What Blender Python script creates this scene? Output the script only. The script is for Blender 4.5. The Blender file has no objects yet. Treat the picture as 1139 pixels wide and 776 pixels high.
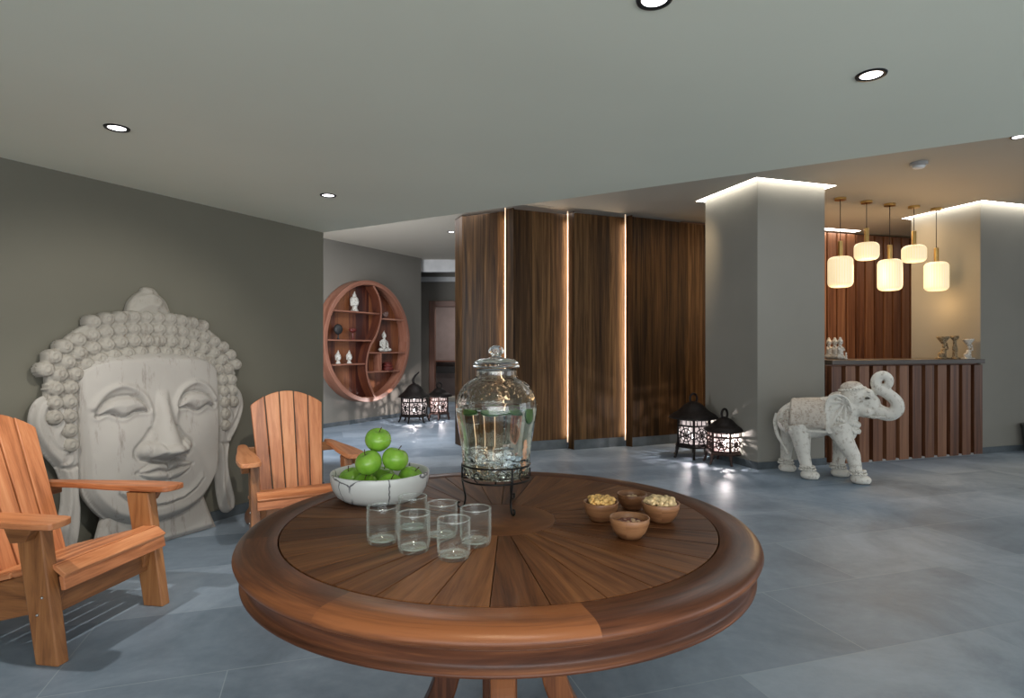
import bpy, bmesh, math, random
import numpy as np
from mathutils import Matrix, Vector, noise
R_ = random.Random(7)
C = bpy.context.scene.collection
PI = math.pi
F = 670.0; CX = 569.5; CY = 388.0; H = 1.25      # camera survey: focal in pixels, centre, eye height

def floor_pt(px, py, z=0.0):
    Y = F*(H-z)/(py-CY)
    return Vector(((px-CX)/F*Y, Y, z))

# ------------------------------------------------------------------ mesh builder
class MB:
    def __init__(s):
        s.v=[]; s.f=[]; s.uv=[]; s.tone=[]; s.mi=[]; s.sm=[]
    def add(s, vs, fs, uvs=None, tone=None, mi=0, sm=False, M=None):
        o=len(s.v)
        if M is not None: vs=[M@Vector(p) for p in vs]
        s.v+= [tuple(p) for p in vs]
        t = R_.random() if tone is None else tone
        for k,f in enumerate(fs):
            s.f.append(tuple(i+o for i in f))
            s.uv.append(uvs[k] if uvs else [(0,0)]*len(f))
            s.tone.append(t[k] if isinstance(t,(list,tuple)) else t)
            s.mi.append(mi); s.sm.append(sm)
        return s
    def box(s, c, d, M=None, tone=None, mi=0, rot=None):
        x,y,z=d[0]/2,d[1]/2,d[2]/2
        vs=[Vector((a*x,b*y,e*z)) for e in(-1,1) for b in(-1,1) for a in(-1,1)]
        fs=[(0,2,3,1),(4,5,7,6),(0,1,5,4),(2,6,7,3),(0,4,6,2),(1,3,7,5)]
        la=max(range(3),key=lambda i:d[i]); off=R_.random()*50
        uvs=[]
        for f in fs:
            n=(vs[f[1]]-vs[f[0]]).cross(vs[f[2]]-vs[f[1]]); na=max(range(3),key=lambda i:abs(n[i]))
            ax=[i for i in range(3) if i!=na]
            if la in ax: u=la; w=[i for i in ax if i!=la][0]
            else: u,w=ax
            uvs.append([(vs[i][u]+off, vs[i][w]+off*.37+na*.3) for i in f])
        T=Matrix.Translation(Vector(c))
        if rot is not None: T=T@rot.to_4x4()
        if M is not None: T=M@T
        return s.add(vs,fs,uvs,tone,mi,False,T)
    def prism(s, poly, z0, z1, M=None, tone=None, mi=0, along=0):
        # poly in xy, extruded along z; along=axis of wood grain (0=x,1=y,2=z)
        n=len(poly); off=R_.random()*50
        vs=[Vector((p[0],p[1],z0)) for p in poly]+[Vector((p[0],p[1],z1)) for p in poly]
        a=sum(poly[i][0]*poly[(i+1)%n][1]-poly[(i+1)%n][0]*poly[i][1] for i in range(n))
        fs=[tuple(range(n)),tuple(range(n,2*n))] if a<0 else [tuple(reversed(range(n))),tuple(range(n,2*n))]
        if a<0: fs[1]=tuple(reversed(fs[1]))
        for i in range(n):
            j=(i+1)%n
            fs.append((i,j,n+j,n+i) if a>0 else (j,i,n+i,n+j))
        o=[i for i in range(3) if i!=along]
        uvs=[[(vs[i][along]+off, vs[i][o[0]]+vs[i][o[1]]*.9+off*.37) for i in f] for f in fs]
        return s.add(vs,fs,uvs,tone,mi,False,M)
    def tube(s, path, rad, n=10, M=None, closed=False, tone=None, mi=0, flat=1.0):
        path=[Vector(p) for p in path]; m=len(path)
        if not isinstance(rad,(list,tuple)): rad=[rad]*m
        vs=[];fs=[];uvs=[]
        up=None; L=0; off=R_.random()*50; ls=[]
        for i,p in enumerate(path):
            if closed: t=(path[(i+1)%m]-path[i-1])
            else: t=(path[min(i+1,m-1)]-path[max(i-1,0)])
            t.normalize()
            if up is None:
                up=Vector((0,0,1)) if abs(t.z)<.9 else Vector((1,0,0))
            a=t.cross(up).normalized(); up=a.cross(t).normalized()
            if i: L+=(p-path[i-1]).length
            ls.append(L+off)
            for k in range(n):
                th=2*PI*k/n
                vs.append(p+a*math.cos(th)*rad[i]+up*math.sin(th)*rad[i]*flat)
        for i in range(m if closed else m-1):
            j=(i+1)%m
            for k in range(n):
                q=(k+1)%n
                fs.append((i*n+k,i*n+q,j*n+q,j*n+k))
                uvs.append([(ls[i],k*.03),(ls[i],k*.03+.03),(ls[j],k*.03+.03),(ls[j],k*.03)])
        if not closed:
            fs.append(tuple(reversed(range(n)))); fs.append(tuple((m-1)*n+k for k in range(n)))
            uvs+=[[(off,k*.03) for k in range(n)]]*2
        return s.add(vs,fs,uvs,tone,mi,True,M)
    def lathe(s, prof, n=40, M=None, tone=None, mi=0, sm=True, mod=None, rb=None):
        m=len(prof); vs=[];fs=[];uvs=[]; off=R_.random()*50
        for i,(r,z) in enumerate(prof):
            for k in range(n):
                th=2*PI*k/n; rr=max(r,1e-5)
                if mod: rr*=mod(th,z)
                vs.append((rr*math.cos(th),rr*math.sin(th),z))
        for i in range(m-1):
            for k in range(n):
                q=(k+1)%n
                if prof[i]==prof[i+1]: continue
                fs.append((i*n+k,i*n+q,(i+1)*n+q,(i+1)*n+k))
                r1=max(prof[i][0],.02); 
                uvs.append([(k/n*2*PI*r1+off,i*.02),((k+1)/n*2*PI*r1+off,i*.02),((k+1)/n*2*PI*r1+off,i*.02+.02),(k/n*2*PI*r1+off,i*.02+.02)])
        return s.add(vs,fs,uvs,tone,mi,sm,M)
    def ell(s, c, r, M=None, tone=None, mi=0, nu=16, nv=10, rot=None):
        if not isinstance(r,(list,tuple)): r=(r,r,r)
        vs=[];fs=[]
        for i in range(nv+1):
            ph=PI*i/nv
            for k in range(nu):
                th=2*PI*k/nu
                vs.append(Vector((math.sin(ph)*math.cos(th)*r[0],math.sin(ph)*math.sin(th)*r[1],math.cos(ph)*r[2])))
        for i in range(nv):
            for k in range(nu):
                q=(k+1)%nu; fs.append((i*nu+k,(i+1)*nu+k,(i+1)*nu+q,i*nu+q))
        T=Matrix.Translation(Vector(c))
        if rot is not None: T=T@rot.to_4x4()
        if M is not None: T=M@T
        return s.add(vs,fs,None,tone,mi,True,T)
    def build(s, name, mats, parent=None, bevel=0, remesh=0, smooth=0, weld=False, seg=2):
        me=bpy.data.meshes.new(name)
        me.from_pydata(s.v,[],s.f)
        uvl=me.uv_layers.new(name='UVMap')
        flat=[c for u in s.uv for p in u for c in p]
        if len(flat)==2*len(me.loops): uvl.data.foreach_set('uv',flat)
        at=me.attributes.new('tone','FLOAT','FACE'); at.data.foreach_set('value',s.tone)
        if not isinstance(mats,(list,tuple)): mats=[mats]
        for m in mats: me.materials.append(m)
        me.polygons.foreach_set('material_index',s.mi)
        me.polygons.foreach_set('use_smooth',s.sm)
        if weld or remesh:
            b=bmesh.new(); b.from_mesh(me); bmesh.ops.remove_doubles(b,verts=b.verts,dist=1e-5)
            bmesh.ops.recalc_face_normals(b,faces=b.faces); b.to_mesh(me); b.free()
        me.update()
        o=bpy.data.objects.new(name,me); C.objects.link(o)
        if parent: o.parent=parent
        if bevel:
            m=o.modifiers.new('b','BEVEL'); m.width=bevel; m.segments=seg; m.limit_method='ANGLE'; m.angle_limit=.6
        if remesh:
            m=o.modifiers.new('r','REMESH'); m.mode='VOXEL'; m.voxel_size=remesh; m.use_smooth_shade=True
            if smooth:
                m=o.modifiers.new('s','SMOOTH'); m.iterations=smooth; m.factor=.5
        return o

def tag(o,label,cat,group=None,kind=None):
    o['label']=label; o['category']=cat
    if group: o['group']=group
    if kind: o['kind']=kind
    return o
def thing(name,label,cat,loc=(0,0,0),rz=0,group=None):
    o=bpy.data.objects.new(name,None); C.objects.link(o); o.location=loc; o.rotation_euler=(0,0,rz)
    o.empty_display_size=.1
    return tag(o,label,cat,group)
def struct(o): o['kind']='structure'; return o
def dup(root, loc, rz=None, label=None, scale=None):
    r=root.copy(); C.objects.link(r); r.location=loc
    if rz is not None: r.rotation_euler=(0,0,rz)
    if label: r['label']=label
    if scale: r.scale=scale
    for ch in [o for o in bpy.data.objects if o.parent==root]:
        c=ch.copy(); C.objects.link(c); c.parent=r
        for g in [o for o in bpy.data.objects if o.parent==ch]:
            d=g.copy(); C.objects.link(d); d.parent=c
    return r

# ------------------------------------------------------------------ materials
def mat(name):
    m=bpy.data.materials.new(name); m.use_nodes=True
    nt=m.node_tree; p=nt.nodes['Principled BSDF']
    return m,nt,p
def N(nt,t,**k):
    n=nt.nodes.new(t)
    for a,b in k.items():
        if a in n.inputs: n.inputs[a].default_value=b
        else: setattr(n,a,b)
    return n
def ramp(nt,stops,src):
    r=nt.nodes.new('ShaderNodeValToRGB'); e=r.color_ramp.elements
    while len(e)<len(stops): e.new(.5)
    for i,(p,c) in enumerate(stops): e[i].position=p; e[i].color=(*c,1)
    nt.links.new(src,r.inputs[0]); return r
def plain(name,col,rough=.5,metal=0,var=.08,scale=6,bump=0,spec=.5):
    m,nt,p=mat(name); L=nt.links
    tc=N(nt,'ShaderNodeTexCoord'); no=N(nt,'ShaderNodeTexNoise',Scale=scale,Detail=4.0)
    L.new(tc.outputs['Object'],no.inputs['Vector'])
    a=tuple(max(0,c*(1-var)) for c in col); b=tuple(min(1,c*(1+var)) for c in col)
    r=ramp(nt,[(.3,a),(.7,b)],no.outputs['Fac'])
    L.new(r.outputs[0],p.inputs['Base Color']); p.inputs['Roughness'].default_value=rough; p.inputs['Metallic'].default_value=metal
    p.inputs['Specular IOR Level'].default_value=spec
    if bump:
        b=N(nt,'ShaderNodeBump',Strength=bump,Distance=.01); L.new(no.outputs['Fac'],b.inputs['Height']); L.new(b.outputs[0],p.inputs['Normal'])
    return m
def wood(name,dark,mid,light,rough=.4,fu=1.3,fv=26,tonevar=.45,coat=0,spec=.5):
    m,nt,p=mat(name); L=nt.links
    uv=N(nt,'ShaderNodeUVMap'); uv.uv_map='UVMap'
    mp=N(nt,'ShaderNodeMapping'); mp.inputs['Scale'].default_value=(fu,fv,1)
    L.new(uv.outputs[0],mp.inputs['Vector'])
    n1=N(nt,'ShaderNodeTexNoise',Scale=1.0,Detail=5.0,Roughness=.6,Distortion=.6); L.new(mp.outputs[0],n1.inputs['Vector'])
    mp2=N(nt,'ShaderNodeMapping'); mp2.inputs['Scale'].default_value=(fu*4,fv*8,1); L.new(uv.outputs[0],mp2.inputs['Vector'])
    n2=N(nt,'ShaderNodeTexNoise',Scale=1.0,Detail=3.0); L.new(mp2.outputs[0],n2.inputs['Vector'])
    mx=N(nt,'ShaderNodeMath',operation='MULTIPLY_ADD'); L.new(n2.outputs['Fac'],mx.inputs[0]); mx.inputs[1].default_value=.25; L.new(n1.outputs['Fac'],mx.inputs[2])
    at=N(nt,'ShaderNodeAttribute'); at.attribute_name='tone'
    m2=N(nt,'ShaderNodeMath',operation='MULTIPLY_ADD'); L.new(at.outputs['Fac'],m2.inputs[0]); m2.inputs[1].default_value=tonevar; L.new(mx.outputs[0],m2.inputs[2])
    m3=N(nt,'ShaderNodeMath',operation='SUBTRACT'); L.new(m2.outputs[0],m3.inputs[0]); m3.inputs[1].default_value=tonevar/2+.125
    r=ramp(nt,[(.28,dark),(.5,mid),(.74,light)],m3.outputs[0])
    L.new(r.outputs[0],p.inputs['Base Color'])
    p.inputs['Roughness'].default_value=rough; p.inputs['Coat Weight'].default_value=coat; p.inputs['Coat Roughness'].default_value=.25
    p.inputs['Specular IOR Level'].default_value=spec
    b=N(nt,'ShaderNodeBump',Strength=.25,Distance=.003); L.new(mx.outputs[0],b.inputs['Height']); L.new(b.outputs[0],p.inputs['Normal'])
    return m
def emis(name,col,s):
    m,nt,p=mat(name); p.inputs['Base Color'].default_value=(*col,1)
    p.inputs['Emission Color'].default_value=(*col,1); p.inputs['Emission Strength'].default_value=s
    return m

def wall_mat(name,col,var=.05):
    m=plain(name,col,.75,0,var,1.2,0,.3); return m
M_wall=wall_mat('wall paint',(.150,.142,.110),.05)
M_wall2=wall_mat('grey wall paint',(.205,.19,.165))
M_col=wall_mat('column plaster',(.235,.225,.195))
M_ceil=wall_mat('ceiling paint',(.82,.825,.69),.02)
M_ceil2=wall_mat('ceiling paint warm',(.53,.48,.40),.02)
M_white=plain('white paint',(.75,.75,.75),.6)
M_base=plain('dark skirting tile',(.075,.09,.10),.35,var=.25,scale=8)
M_panel=wood('walnut veneer',(.014,.0065,.002),(.060,.029,.010),(.16,.086,.034),.55,.7,17,.25,spec=.15)
M_slat=wood('reddish slat wood',(.075,.026,.011),(.155,.062,.028),(.24,.11,.055),.4,.8,18,.3)
M_table=wood('table teak',(.048,.016,.006),(.118,.045,.017),(.22,.093,.036),.45,2.2,34,.25,coat=0,spec=.2)
M_rim=wood('table rim teak',(.05,.017,.008),(.115,.040,.018),(.26,.095,.036),.34,2.0,24,.5,coat=0,spec=.3)
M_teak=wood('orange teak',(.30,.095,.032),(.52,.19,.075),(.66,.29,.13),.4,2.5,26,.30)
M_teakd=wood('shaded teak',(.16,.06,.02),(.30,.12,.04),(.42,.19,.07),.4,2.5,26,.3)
M_shelf=wood('mahogany',(.16,.055,.032),(.28,.115,.072),(.38,.18,.12),.4,1.5,22,.3)
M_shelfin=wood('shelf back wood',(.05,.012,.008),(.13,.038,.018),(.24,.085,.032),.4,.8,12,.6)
M_frame=wood('door frame wood',(.08,.03,.015),(.15,.055,.03),(.2,.08,.045),.4)
M_bowl=wood('acacia wood',(.12,.048,.02),(.225,.098,.042),(.34,.165,.075),.4,5,40,.4)
M_ctop=plain('dark counter top',(.06,.045,.035),.3,var=.2)
M_brass=plain('brushed brass',(.62,.42,.16),.3,1.0)
M_black=plain('black iron',(.018,.014,.013),.55,.6,var=.3,scale=30,bump=.3)
M_rust=plain('rusty iron',(.06,.032,.027),.6,.4,var=.5,scale=25,bump=.3)
M_wire=plain('black wire',(.012,.012,.012),.4,.7)
M_dark=plain('dark interior',(.02,.018,.018),.6)
M_bezel=plain('dark bezel',(.02,.02,.02),.3,.5)
M_grey=plain('grey plastic',(.35,.34,.33),.5)
M_greyd=plain('grey planter',(.06,.065,.06),.6)
M_pink=plain('corridor paint',(.32,.25,.235),.7)
M_steel=plain('steel screw',(.5,.5,.5),.3,1.0)
M_dl=emis('downlight lens',(1,.97,1),6)
M_cove=emis('cove light',(1,.94,.84),11)
M_led=emis('led profile',(1,.74,.50),.75)
M_lamp=emis('lantern lamp',(1,.93,.9),60)

def sleeve():
    m,nt,p=mat('lantern glow sleeve'); L=nt.links; nt.nodes.remove(p); out=nt.nodes['Material Output']
    tr=N(nt,'ShaderNodeBsdfTransparent'); em=N(nt,'ShaderNodeEmission',Strength=1.3); em.inputs[0].default_value=(1,.86,.84,1)
    mx=N(nt,'ShaderNodeMixShader'); mx.inputs[0].default_value=.25; L.new(tr.outputs[0],mx.inputs[1]); L.new(em.outputs[0],mx.inputs[2]); L.new(mx.outputs[0],out.inputs['Surface']); return m
M_sleeve=sleeve()  # emission mixed in so the lantern openings look lit
# floor: slate tiles, running bond, laid square to the reception
def floor_mat():
    m,nt,p=mat('slate floor tiles'); L=nt.links
    tc=N(nt,'ShaderNodeTexCoord'); mp=N(nt,'ShaderNodeMapping'); mp.vector_type='TEXTURE'
    a=math.atan2(.299,.954)
    t0,n0=-.982,1.943
    mp.inputs['Location'].default_value=(.954*t0-.299*n0,.299*t0+.954*n0,0); mp.inputs['Rotation'].default_value=(0,0,a)
    L.new(tc.outputs['Object'],mp.inputs['Vector'])
    br=N(nt,'ShaderNodeTexBrick'); L.new(mp.outputs[0],br.inputs['Vector'])
    br.inputs['Scale'].default_value=1; br.inputs['Brick Width'].default_value=1.254; br.inputs['Row Height'].default_value=.627
    br.inputs['Mortar Size'].default_value=.0022; br.inputs['Mortar Smooth'].default_value=.1
    br.inputs['Color1'].default_value=(0,0,0,1); br.inputs['Color2'].default_value=(1,1,1,1); br.inputs['Mortar'].default_value=(.5,.5,.5,1)
    n1=N(nt,'ShaderNodeTexNoise',Scale=1.3,Detail=6.0,Roughness=.6,Distortion=.8); L.new(mp.outputs[0],n1.inputs['Vector'])
    n2=N(nt,'ShaderNodeTexNoise',Scale=14.0,Detail=6.0,Roughness=.7); L.new(mp.outputs[0],n2.inputs['Vector'])
    s=N(nt,'ShaderNodeMath',operation='MULTIPLY_ADD'); L.new(br.outputs['Color'],s.inputs[0]); s.inputs[1].default_value=.27; L.new(n1.outputs['Fac'],s.inputs[2])
    s2=N(nt,'ShaderNodeMath',operation='MULTIPLY_ADD'); L.new(n2.outputs['Fac'],s2.inputs[0]); s2.inputs[1].default_value=.22; L.new(s.outputs[0],s2.inputs[2])
    r=ramp(nt,[(.46,(.112,.158,.205)),(.71,(.215,.275,.345)),(1,(.36,.43,.51))],s2.outputs[0])
    mx=N(nt,'ShaderNodeMix',data_type='RGBA'); L.new(br.outputs['Fac'],mx.inputs['Factor']); L.new(r.outputs[0],mx.inputs[6]); mx.inputs[7].default_value=(.30,.36,.42,1)
    L.new(mx.outputs[2],p.inputs['Base Color'])
    rr=N(nt,'ShaderNodeMapRange'); L.new(n1.outputs['Fac'],rr.inputs['Value']); rr.inputs['To Min'].default_value=.36; rr.inputs['To Max'].default_value=.56; p.inputs['Specular IOR Level'].default_value=.4
    L.new(rr.outputs[0],p.inputs['Roughness'])
    b=N(nt,'ShaderNodeBump',Strength=.15,Distance=.004); L.new(n2.outputs['Fac'],b.inputs['Height']); L.new(b.outputs[0],p.inputs['Normal'])
    return m
M_floor=floor_mat()

def stone(name,base,dark,scale=9,amt=(.56,.68),rough=.8,stretch=(1,1,.35)):
    m,nt,p=mat(name); L=nt.links
    tc=N(nt,'ShaderNodeTexCoord'); mp=N(nt,'ShaderNodeMapping'); mp.inputs['Scale'].default_value=stretch
    L.new(tc.outputs['Object'],mp.inputs['Vector'])
    n1=N(nt,'ShaderNodeTexNoise',Scale=scale,Detail=6.0,Roughness=.7); L.new(mp.outputs[0],n1.inputs['Vector'])
    n2=N(nt,'ShaderNodeTexNoise',Scale=2.5,Detail=3.0); L.new(tc.outputs['Object'],n2.inputs['Vector'])
    r=ramp(nt,[(amt[0],base),(amt[1],dark)],n1.outputs['Fac'])
    r2=ramp(nt,[(.3,(.82,.82,.82)),(.7,(1,1,1))],n2.outputs['Fac'])
    mx=N(nt,'ShaderNodeMix',data_type='RGBA',blend_type='MULTIPLY'); mx.inputs['Factor'].default_value=1
    L.new(r.outputs[0],mx.inputs[6]); L.new(r2.outputs[0],mx.inputs[7]); L.new(mx.outputs[2],p.inputs['Base Color'])
    p.inputs['Roughness'].default_value=rough; p.inputs['Specular IOR Level'].default_value=.25
    b=N(nt,'ShaderNodeBump',Strength=.3,Distance=.006); L.new(n1.outputs['Fac'],b.inputs['Height']); L.new(b.outputs[0],p.inputs['Normal'])
    return m
M_bud=stone('carved pale grey wood',(.42,.395,.36),(.24,.21,.185),16,(.56,.72),stretch=(1,1,.22))
M_hair=stone('carved hair',(.36,.335,.29),(.19,.16,.13),22,(.54,.72))
M_ele=stone('whitewashed carving',(.71,.685,.62),(.30,.24,.185),27,(.53,.72),stretch=(1,1,.8))
M_ele2=stone('worn whitewash cloth',(.60,.54,.465),(.32,.24,.185),40,(.48,.68),stretch=(1,1,1))
M_fig=stone('white figurine',(.62,.60,.55),(.25,.2,.14),40,(.5,.65),stretch=(1,1,1))
M_figd=stone('gilded figurine',(.30,.24,.15),(.10,.06,.03),60,(.45,.6),stretch=(1,1,1))
M_figr=plain('dark red lacquer',(.12,.02,.015),.4)

def marble():
    m,nt,p=mat('white marble'); L=nt.links
    tc=N(nt,'ShaderNodeTexCoord')
    n=N(nt,'ShaderNodeTexNoise',Scale=9.0,Detail=4.0,Distortion=.3); L.new(tc.outputs['Object'],n.inputs['Vector'])
    ad=N(nt,'ShaderNodeMixRGB'); ad.inputs[0].default_value=.07; L.new(tc.outputs['Object'],ad.inputs[1]); L.new(n.outputs['Color'],ad.inputs[2])
    v=N(nt,'ShaderNodeTexVoronoi',feature='DISTANCE_TO_EDGE',Scale=8.5); L.new(ad.outputs[0],v.inputs['Vector'])
    n2=N(nt,'ShaderNodeTexNoise',Scale=11.0); L.new(tc.outputs['Object'],n2.inputs['Vector'])
    r2=ramp(nt,[(.36,(0,0,0)),(.45,(1,1,1))],n2.outputs['Fac'])
    r=ramp(nt,[(.0,(1,1,1)),(.010,(.9,.9,.9)),(.024,(0,0,0))],v.outputs['Distance'])
    mu=N(nt,'ShaderNodeMath',operation='MULTIPLY'); L.new(r.outputs[0],mu.inputs[0]); L.new(r2.outputs[0],mu.inputs[1])
    mx=N(nt,'ShaderNodeMix',data_type='RGBA'); L.new(mu.outputs[0],mx.inputs['Factor'])
    mx.inputs[6].default_value=(.62,.63,.61,1); mx.inputs[7].default_value=(.08,.08,.09,1)
    L.new(mx.outputs[2],p.inputs['Base Color']); p.inputs['Roughness'].default_value=.35
    return m
M_marble=marble()
def glass(name,col=(1,1,1),ior=1.45,rough=0.0,bump=0,scale=60):
    m,nt,p=mat(name); p.inputs['Base Color'].default_value=(*col,1); p.inputs['Transmission Weight'].default_value=1
    p.inputs['IOR'].default_value=ior; p.inputs['Roughness'].default_value=rough
    if bump:
        tc=N(nt,'ShaderNodeTexCoord'); v=N(nt,'ShaderNodeTexVoronoi',Scale=scale,feature='SMOOTH_F1'); nt.links.new(tc.outputs['Object'],v.inputs['Vector'])
        b=N(nt,'ShaderNodeBump',Strength=bump,Distance=.004); nt.links.new(v.outputs['Distance'],b.inputs['Height']); nt.links.new(b.outputs[0],p.inputs['Normal'])
    return m
def thin_glass(lo=.02):
    m,nt,p=mat('thin glass with edge glint'); L=nt.links; nt.nodes.remove(p)
    out=nt.nodes['Material Output']; lw=N(nt,'ShaderNodeLayerWeight',Blend=.42)
    tr=N(nt,'ShaderNodeBsdfTransparent'); tr.inputs[0].default_value=(.975,.985,.98,1)
    gl=N(nt,'ShaderNodeBsdfGlossy',Roughness=.0); gl.inputs[0].default_value=(.95,1,.98,1)
    r=ramp(nt,[(.0,(lo,)*3),(.33,(lo*1.8,)*3),(.52,(.17,)*3),(.75,(.5,)*3),(1,(.9,)*3)] if lo<.1 else [(0,(lo,)*3),(.7,(lo*1.1,)*3),(1,(.9,)*3)],lw.outputs['Facing'])
    df=N(nt,'ShaderNodeBsdfDiffuse'); df.inputs[0].default_value=(.8,.85,.83,1); mg=N(nt,'ShaderNodeMixShader'); mg.inputs[0].default_value=.35; L.new(gl.outputs[0],mg.inputs[1]); L.new(df.outputs[0],mg.inputs[2])  # white diffuse share paints bright outlines at grazing edges
    mx=N(nt,'ShaderNodeMixShader'); L.new(r.outputs[0],mx.inputs[0]); L.new(tr.outputs[0],mx.inputs[1]); L.new(mg.outputs[0],mx.inputs[2]); L.new(mx.outputs[0],out.inputs['Surface'])
    return m
M_glass=thin_glass(); M_gedge_glint=thin_glass(.24)  # second glass has stronger painted highlight, for rim and base
M_jar=glass('jar glass',(.95,.98,.95))
M_jarx=glass('cut jar glass',(.93,.96,.93),1.45,.02,.8,55)
M_water=glass('water',(.97,.99,.96),1.33)
def apple_mat():
    m,nt,p=mat('green apple skin'); L=nt.links
    tc=N(nt,'ShaderNodeTexCoord'); n=N(nt,'ShaderNodeTexNoise',Scale=30.0,Detail=3.0); L.new(tc.outputs['Object'],n.inputs['Vector'])
    v=N(nt,'ShaderNodeTexVoronoi',Scale=160.0); L.new(tc.outputs['Object'],v.inputs['Vector'])
    r=ramp(nt,[(.3,(.17,.38,.03)),(.7,(.26,.48,.06))],n.outputs['Fac'])
    r2=ramp(nt,[(.0,(1,1,1)),(.13,(0,0,0))],v.outputs['Distance'])
    mx=N(nt,'ShaderNodeMix',data_type='RGBA'); L.new(r2.outputs[0],mx.inputs['Factor']); L.new(r.outputs[0],mx.inputs[6]); mx.inputs[7].default_value=(.35,.58,.12,1)
    L.new(mx.outputs[2],p.inputs['Base Color']); p.inputs['Roughness'].default_value=.25
    p.inputs['Subsurface Weight'].default_value=.05
    return m
M_apple=apple_mat()
M_stem=plain('apple stem',(.08,.04,.02),.7)
M_lime=plain('green citrus rind',(.03,.13,.012),.35)
M_limein=plain('citrus flesh',(.16,.33,.06),.4)
M_nuty=plain('golden puffs',(.62,.37,.12),.6,var=.5,scale=60)
M_nutp=plain('pale nuts',(.64,.47,.25),.6,var=.5,scale=60)
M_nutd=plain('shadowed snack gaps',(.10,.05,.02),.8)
M_nutr=plain('dark red nuts',(.16,.05,.03),.5,var=.5,scale=60)
M_nutw=plain('light nut halves',(.5,.33,.2),.5,var=.3,scale=60)
def shade_mat(col,s):
    m,nt,p=mat('ribbed opal glass'); L=nt.links
    p.inputs['Base Color'].default_value=(.55,.5,.4,1)
    tc=N(nt,'ShaderNodeTexCoord'); sp=N(nt,'ShaderNodeSeparateXYZ'); L.new(tc.outputs['Object'],sp.inputs[0])
    at=N(nt,'ShaderNodeMath',operation='ARCTAN2'); L.new(sp.outputs[1],at.inputs[0]); L.new(sp.outputs[0],at.inputs[1])
    mu=N(nt,'ShaderNodeMath',operation='MULTIPLY'); L.new(at.outputs[0],mu.inputs[0]); mu.inputs[1].default_value=30
    si=N(nt,'ShaderNodeMath',operation='SINE'); L.new(mu.outputs[0],si.inputs[0])
    mr=N(nt,'ShaderNodeMapRange'); L.new(si.outputs[0],mr.inputs['Value']); mr.inputs['From Min'].default_value=-1; mr.inputs['To Min'].default_value=s*.70; mr.inputs['To Max'].default_value=s*1.1
    L.new(mr.outputs[0],p.inputs['Emission Strength']); p.inputs['Emission Color'].default_value=(*col,1)
    p.inputs['Roughness'].default_value=.3
    return m
M_shade=shade_mat((1,.80,.46),.80)

# ------------------------------------------------------------------ room shell
LOW=2.28; HIGH=3.0
dA=Vector((.457,.889,0)).normalized()                 # direction of the left wall
nA=Vector((dA.y,-dA.x,0))                             # into the room
W0=Vector((-2.160,4.385,0))
def wallA(s,off=0,z=0): return W0+dA*s+nA*off+Vector((0,0,z))
dB=Vector((.954,.299,0)).normalized(); bB=Vector((-.299,.954,0)).normalized()
def P2(v): return (v.x,v.y)
# floor
b=MB(); b.add([(-7,-5,0),(15,-5,0),(15,19,0),(-7,19,0)],[(0,1,2,3)]); o=struct(b.build('floor',M_floor))
# left wall with its end return
Lend=1.068
e0=wallA(-10); e1=wallA(Lend); e2=e1-nA*3.2; e3=e0-nA*3.2
b=MB(); b.prism([P2(e0),P2(e1),P2(e2),P2(e3)],0,HIGH+.2); struct(b.build('wall_left',M_wall))
b=MB(); q0=wallA(-10,.0); b.prism([P2(wallA(-10,0)),P2(wallA(-10,.012)),P2(wallA(Lend,.012)),P2(wallA(Lend,0))],0,.075); struct(b.build('baseboard_left',M_base))
# far left wall carrying the round shelf
dS=Vector((.5,.866,0)); nS=Vector((.866,-.5,0)); SC=Vector((-2.375,10.12,0))      # shelf front centre
SW=SC-nS*.22
s1=1.62; wa=SW-dS*4.5; wb=SW+dS*s1
b=MB(); b.prism([P2(wa),P2(wb),P2(wb-nS*2.5),P2(wa-nS*2.5)],0,HIGH+.2); struct(b.build('wall_far_left',M_wall2))
b=MB(); b.prism([P2(wa),P2(wa+nS*.012),P2(wb+nS*.012),P2(wb)],0,.07); struct(b.build('baseboard_far_left',M_base))
# corridor end: wall with doorway
YB=13.0
xl=(478-CX)/F*YB; xr=xl+1.3; dz=H+(388-335)/F*YB; fw=.12
b=MB(); b.box(((xl-3)/1,YB+.08,1.55),(6,.16,3.1)); b.box((xl+.65,YB+.08,(dz+3.1)/2),(1.3,.16,3.1-dz)); b.box((xr+2,YB+.08,1.55),(4,.16,3.1)); struct(b.build('wall_back',M_wall2))
t=struct(bpy.data.objects.new('door_1',None)); C.objects.link(t); t.location=(xl,YB,0)
b=MB(); b.box((fw/2,-.01,dz/2),(fw,.22,dz)); b.box((1.3-fw/2,-.01,dz/2),(fw,.22,dz)); b.box((.65,-.01,dz-fw/2),(1.3-2*fw,.22,fw)); b.build('door_frame',M_frame,t,bevel=.006)
b=MB(); b.box((xl+.65,YB+2.2,1.5),(7,.1,3)); struct(b.build('wall_corridor',M_pink))
b=MB(); b.box((xl-.3,YB+.9,2.75),(5,1.9,.1)); struct(b.build('ceiling_corridor',M_white))
b=MB(); b.box((-1.3,11.85,2.88),(3.2,.12,.24)); struct(b.build('beam_corridor',M_white))
# shoe-bench like console inside the doorway
t=thing('console_shelf','dark wooden wall console seen through the doorway','console',((478-CX)/F*14.2+.75,14.95,0))
b=MB(); b.box((0,0,.74),(1.9,.34,.16)); b.build('drawer_box',M_dark,t,bevel=.005)
b=MB(); b.box((0,0,.95),(1.9,.36,.03)); b.build('top_shelf',M_frame,t)
for sx in(-.9,.9): MB().box((sx,0,.46),(.05,.3,.92)).build('side_support',M_dark,t)
o=MB().box((xl+.66,YB+1.5,.055),(1.5,.5,.11)).build('door_step',plain('pale step stone',(.45,.42,.36),.5),bevel=.01); tag(o,'low pale step on the floor beyond the doorway','step')

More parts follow.
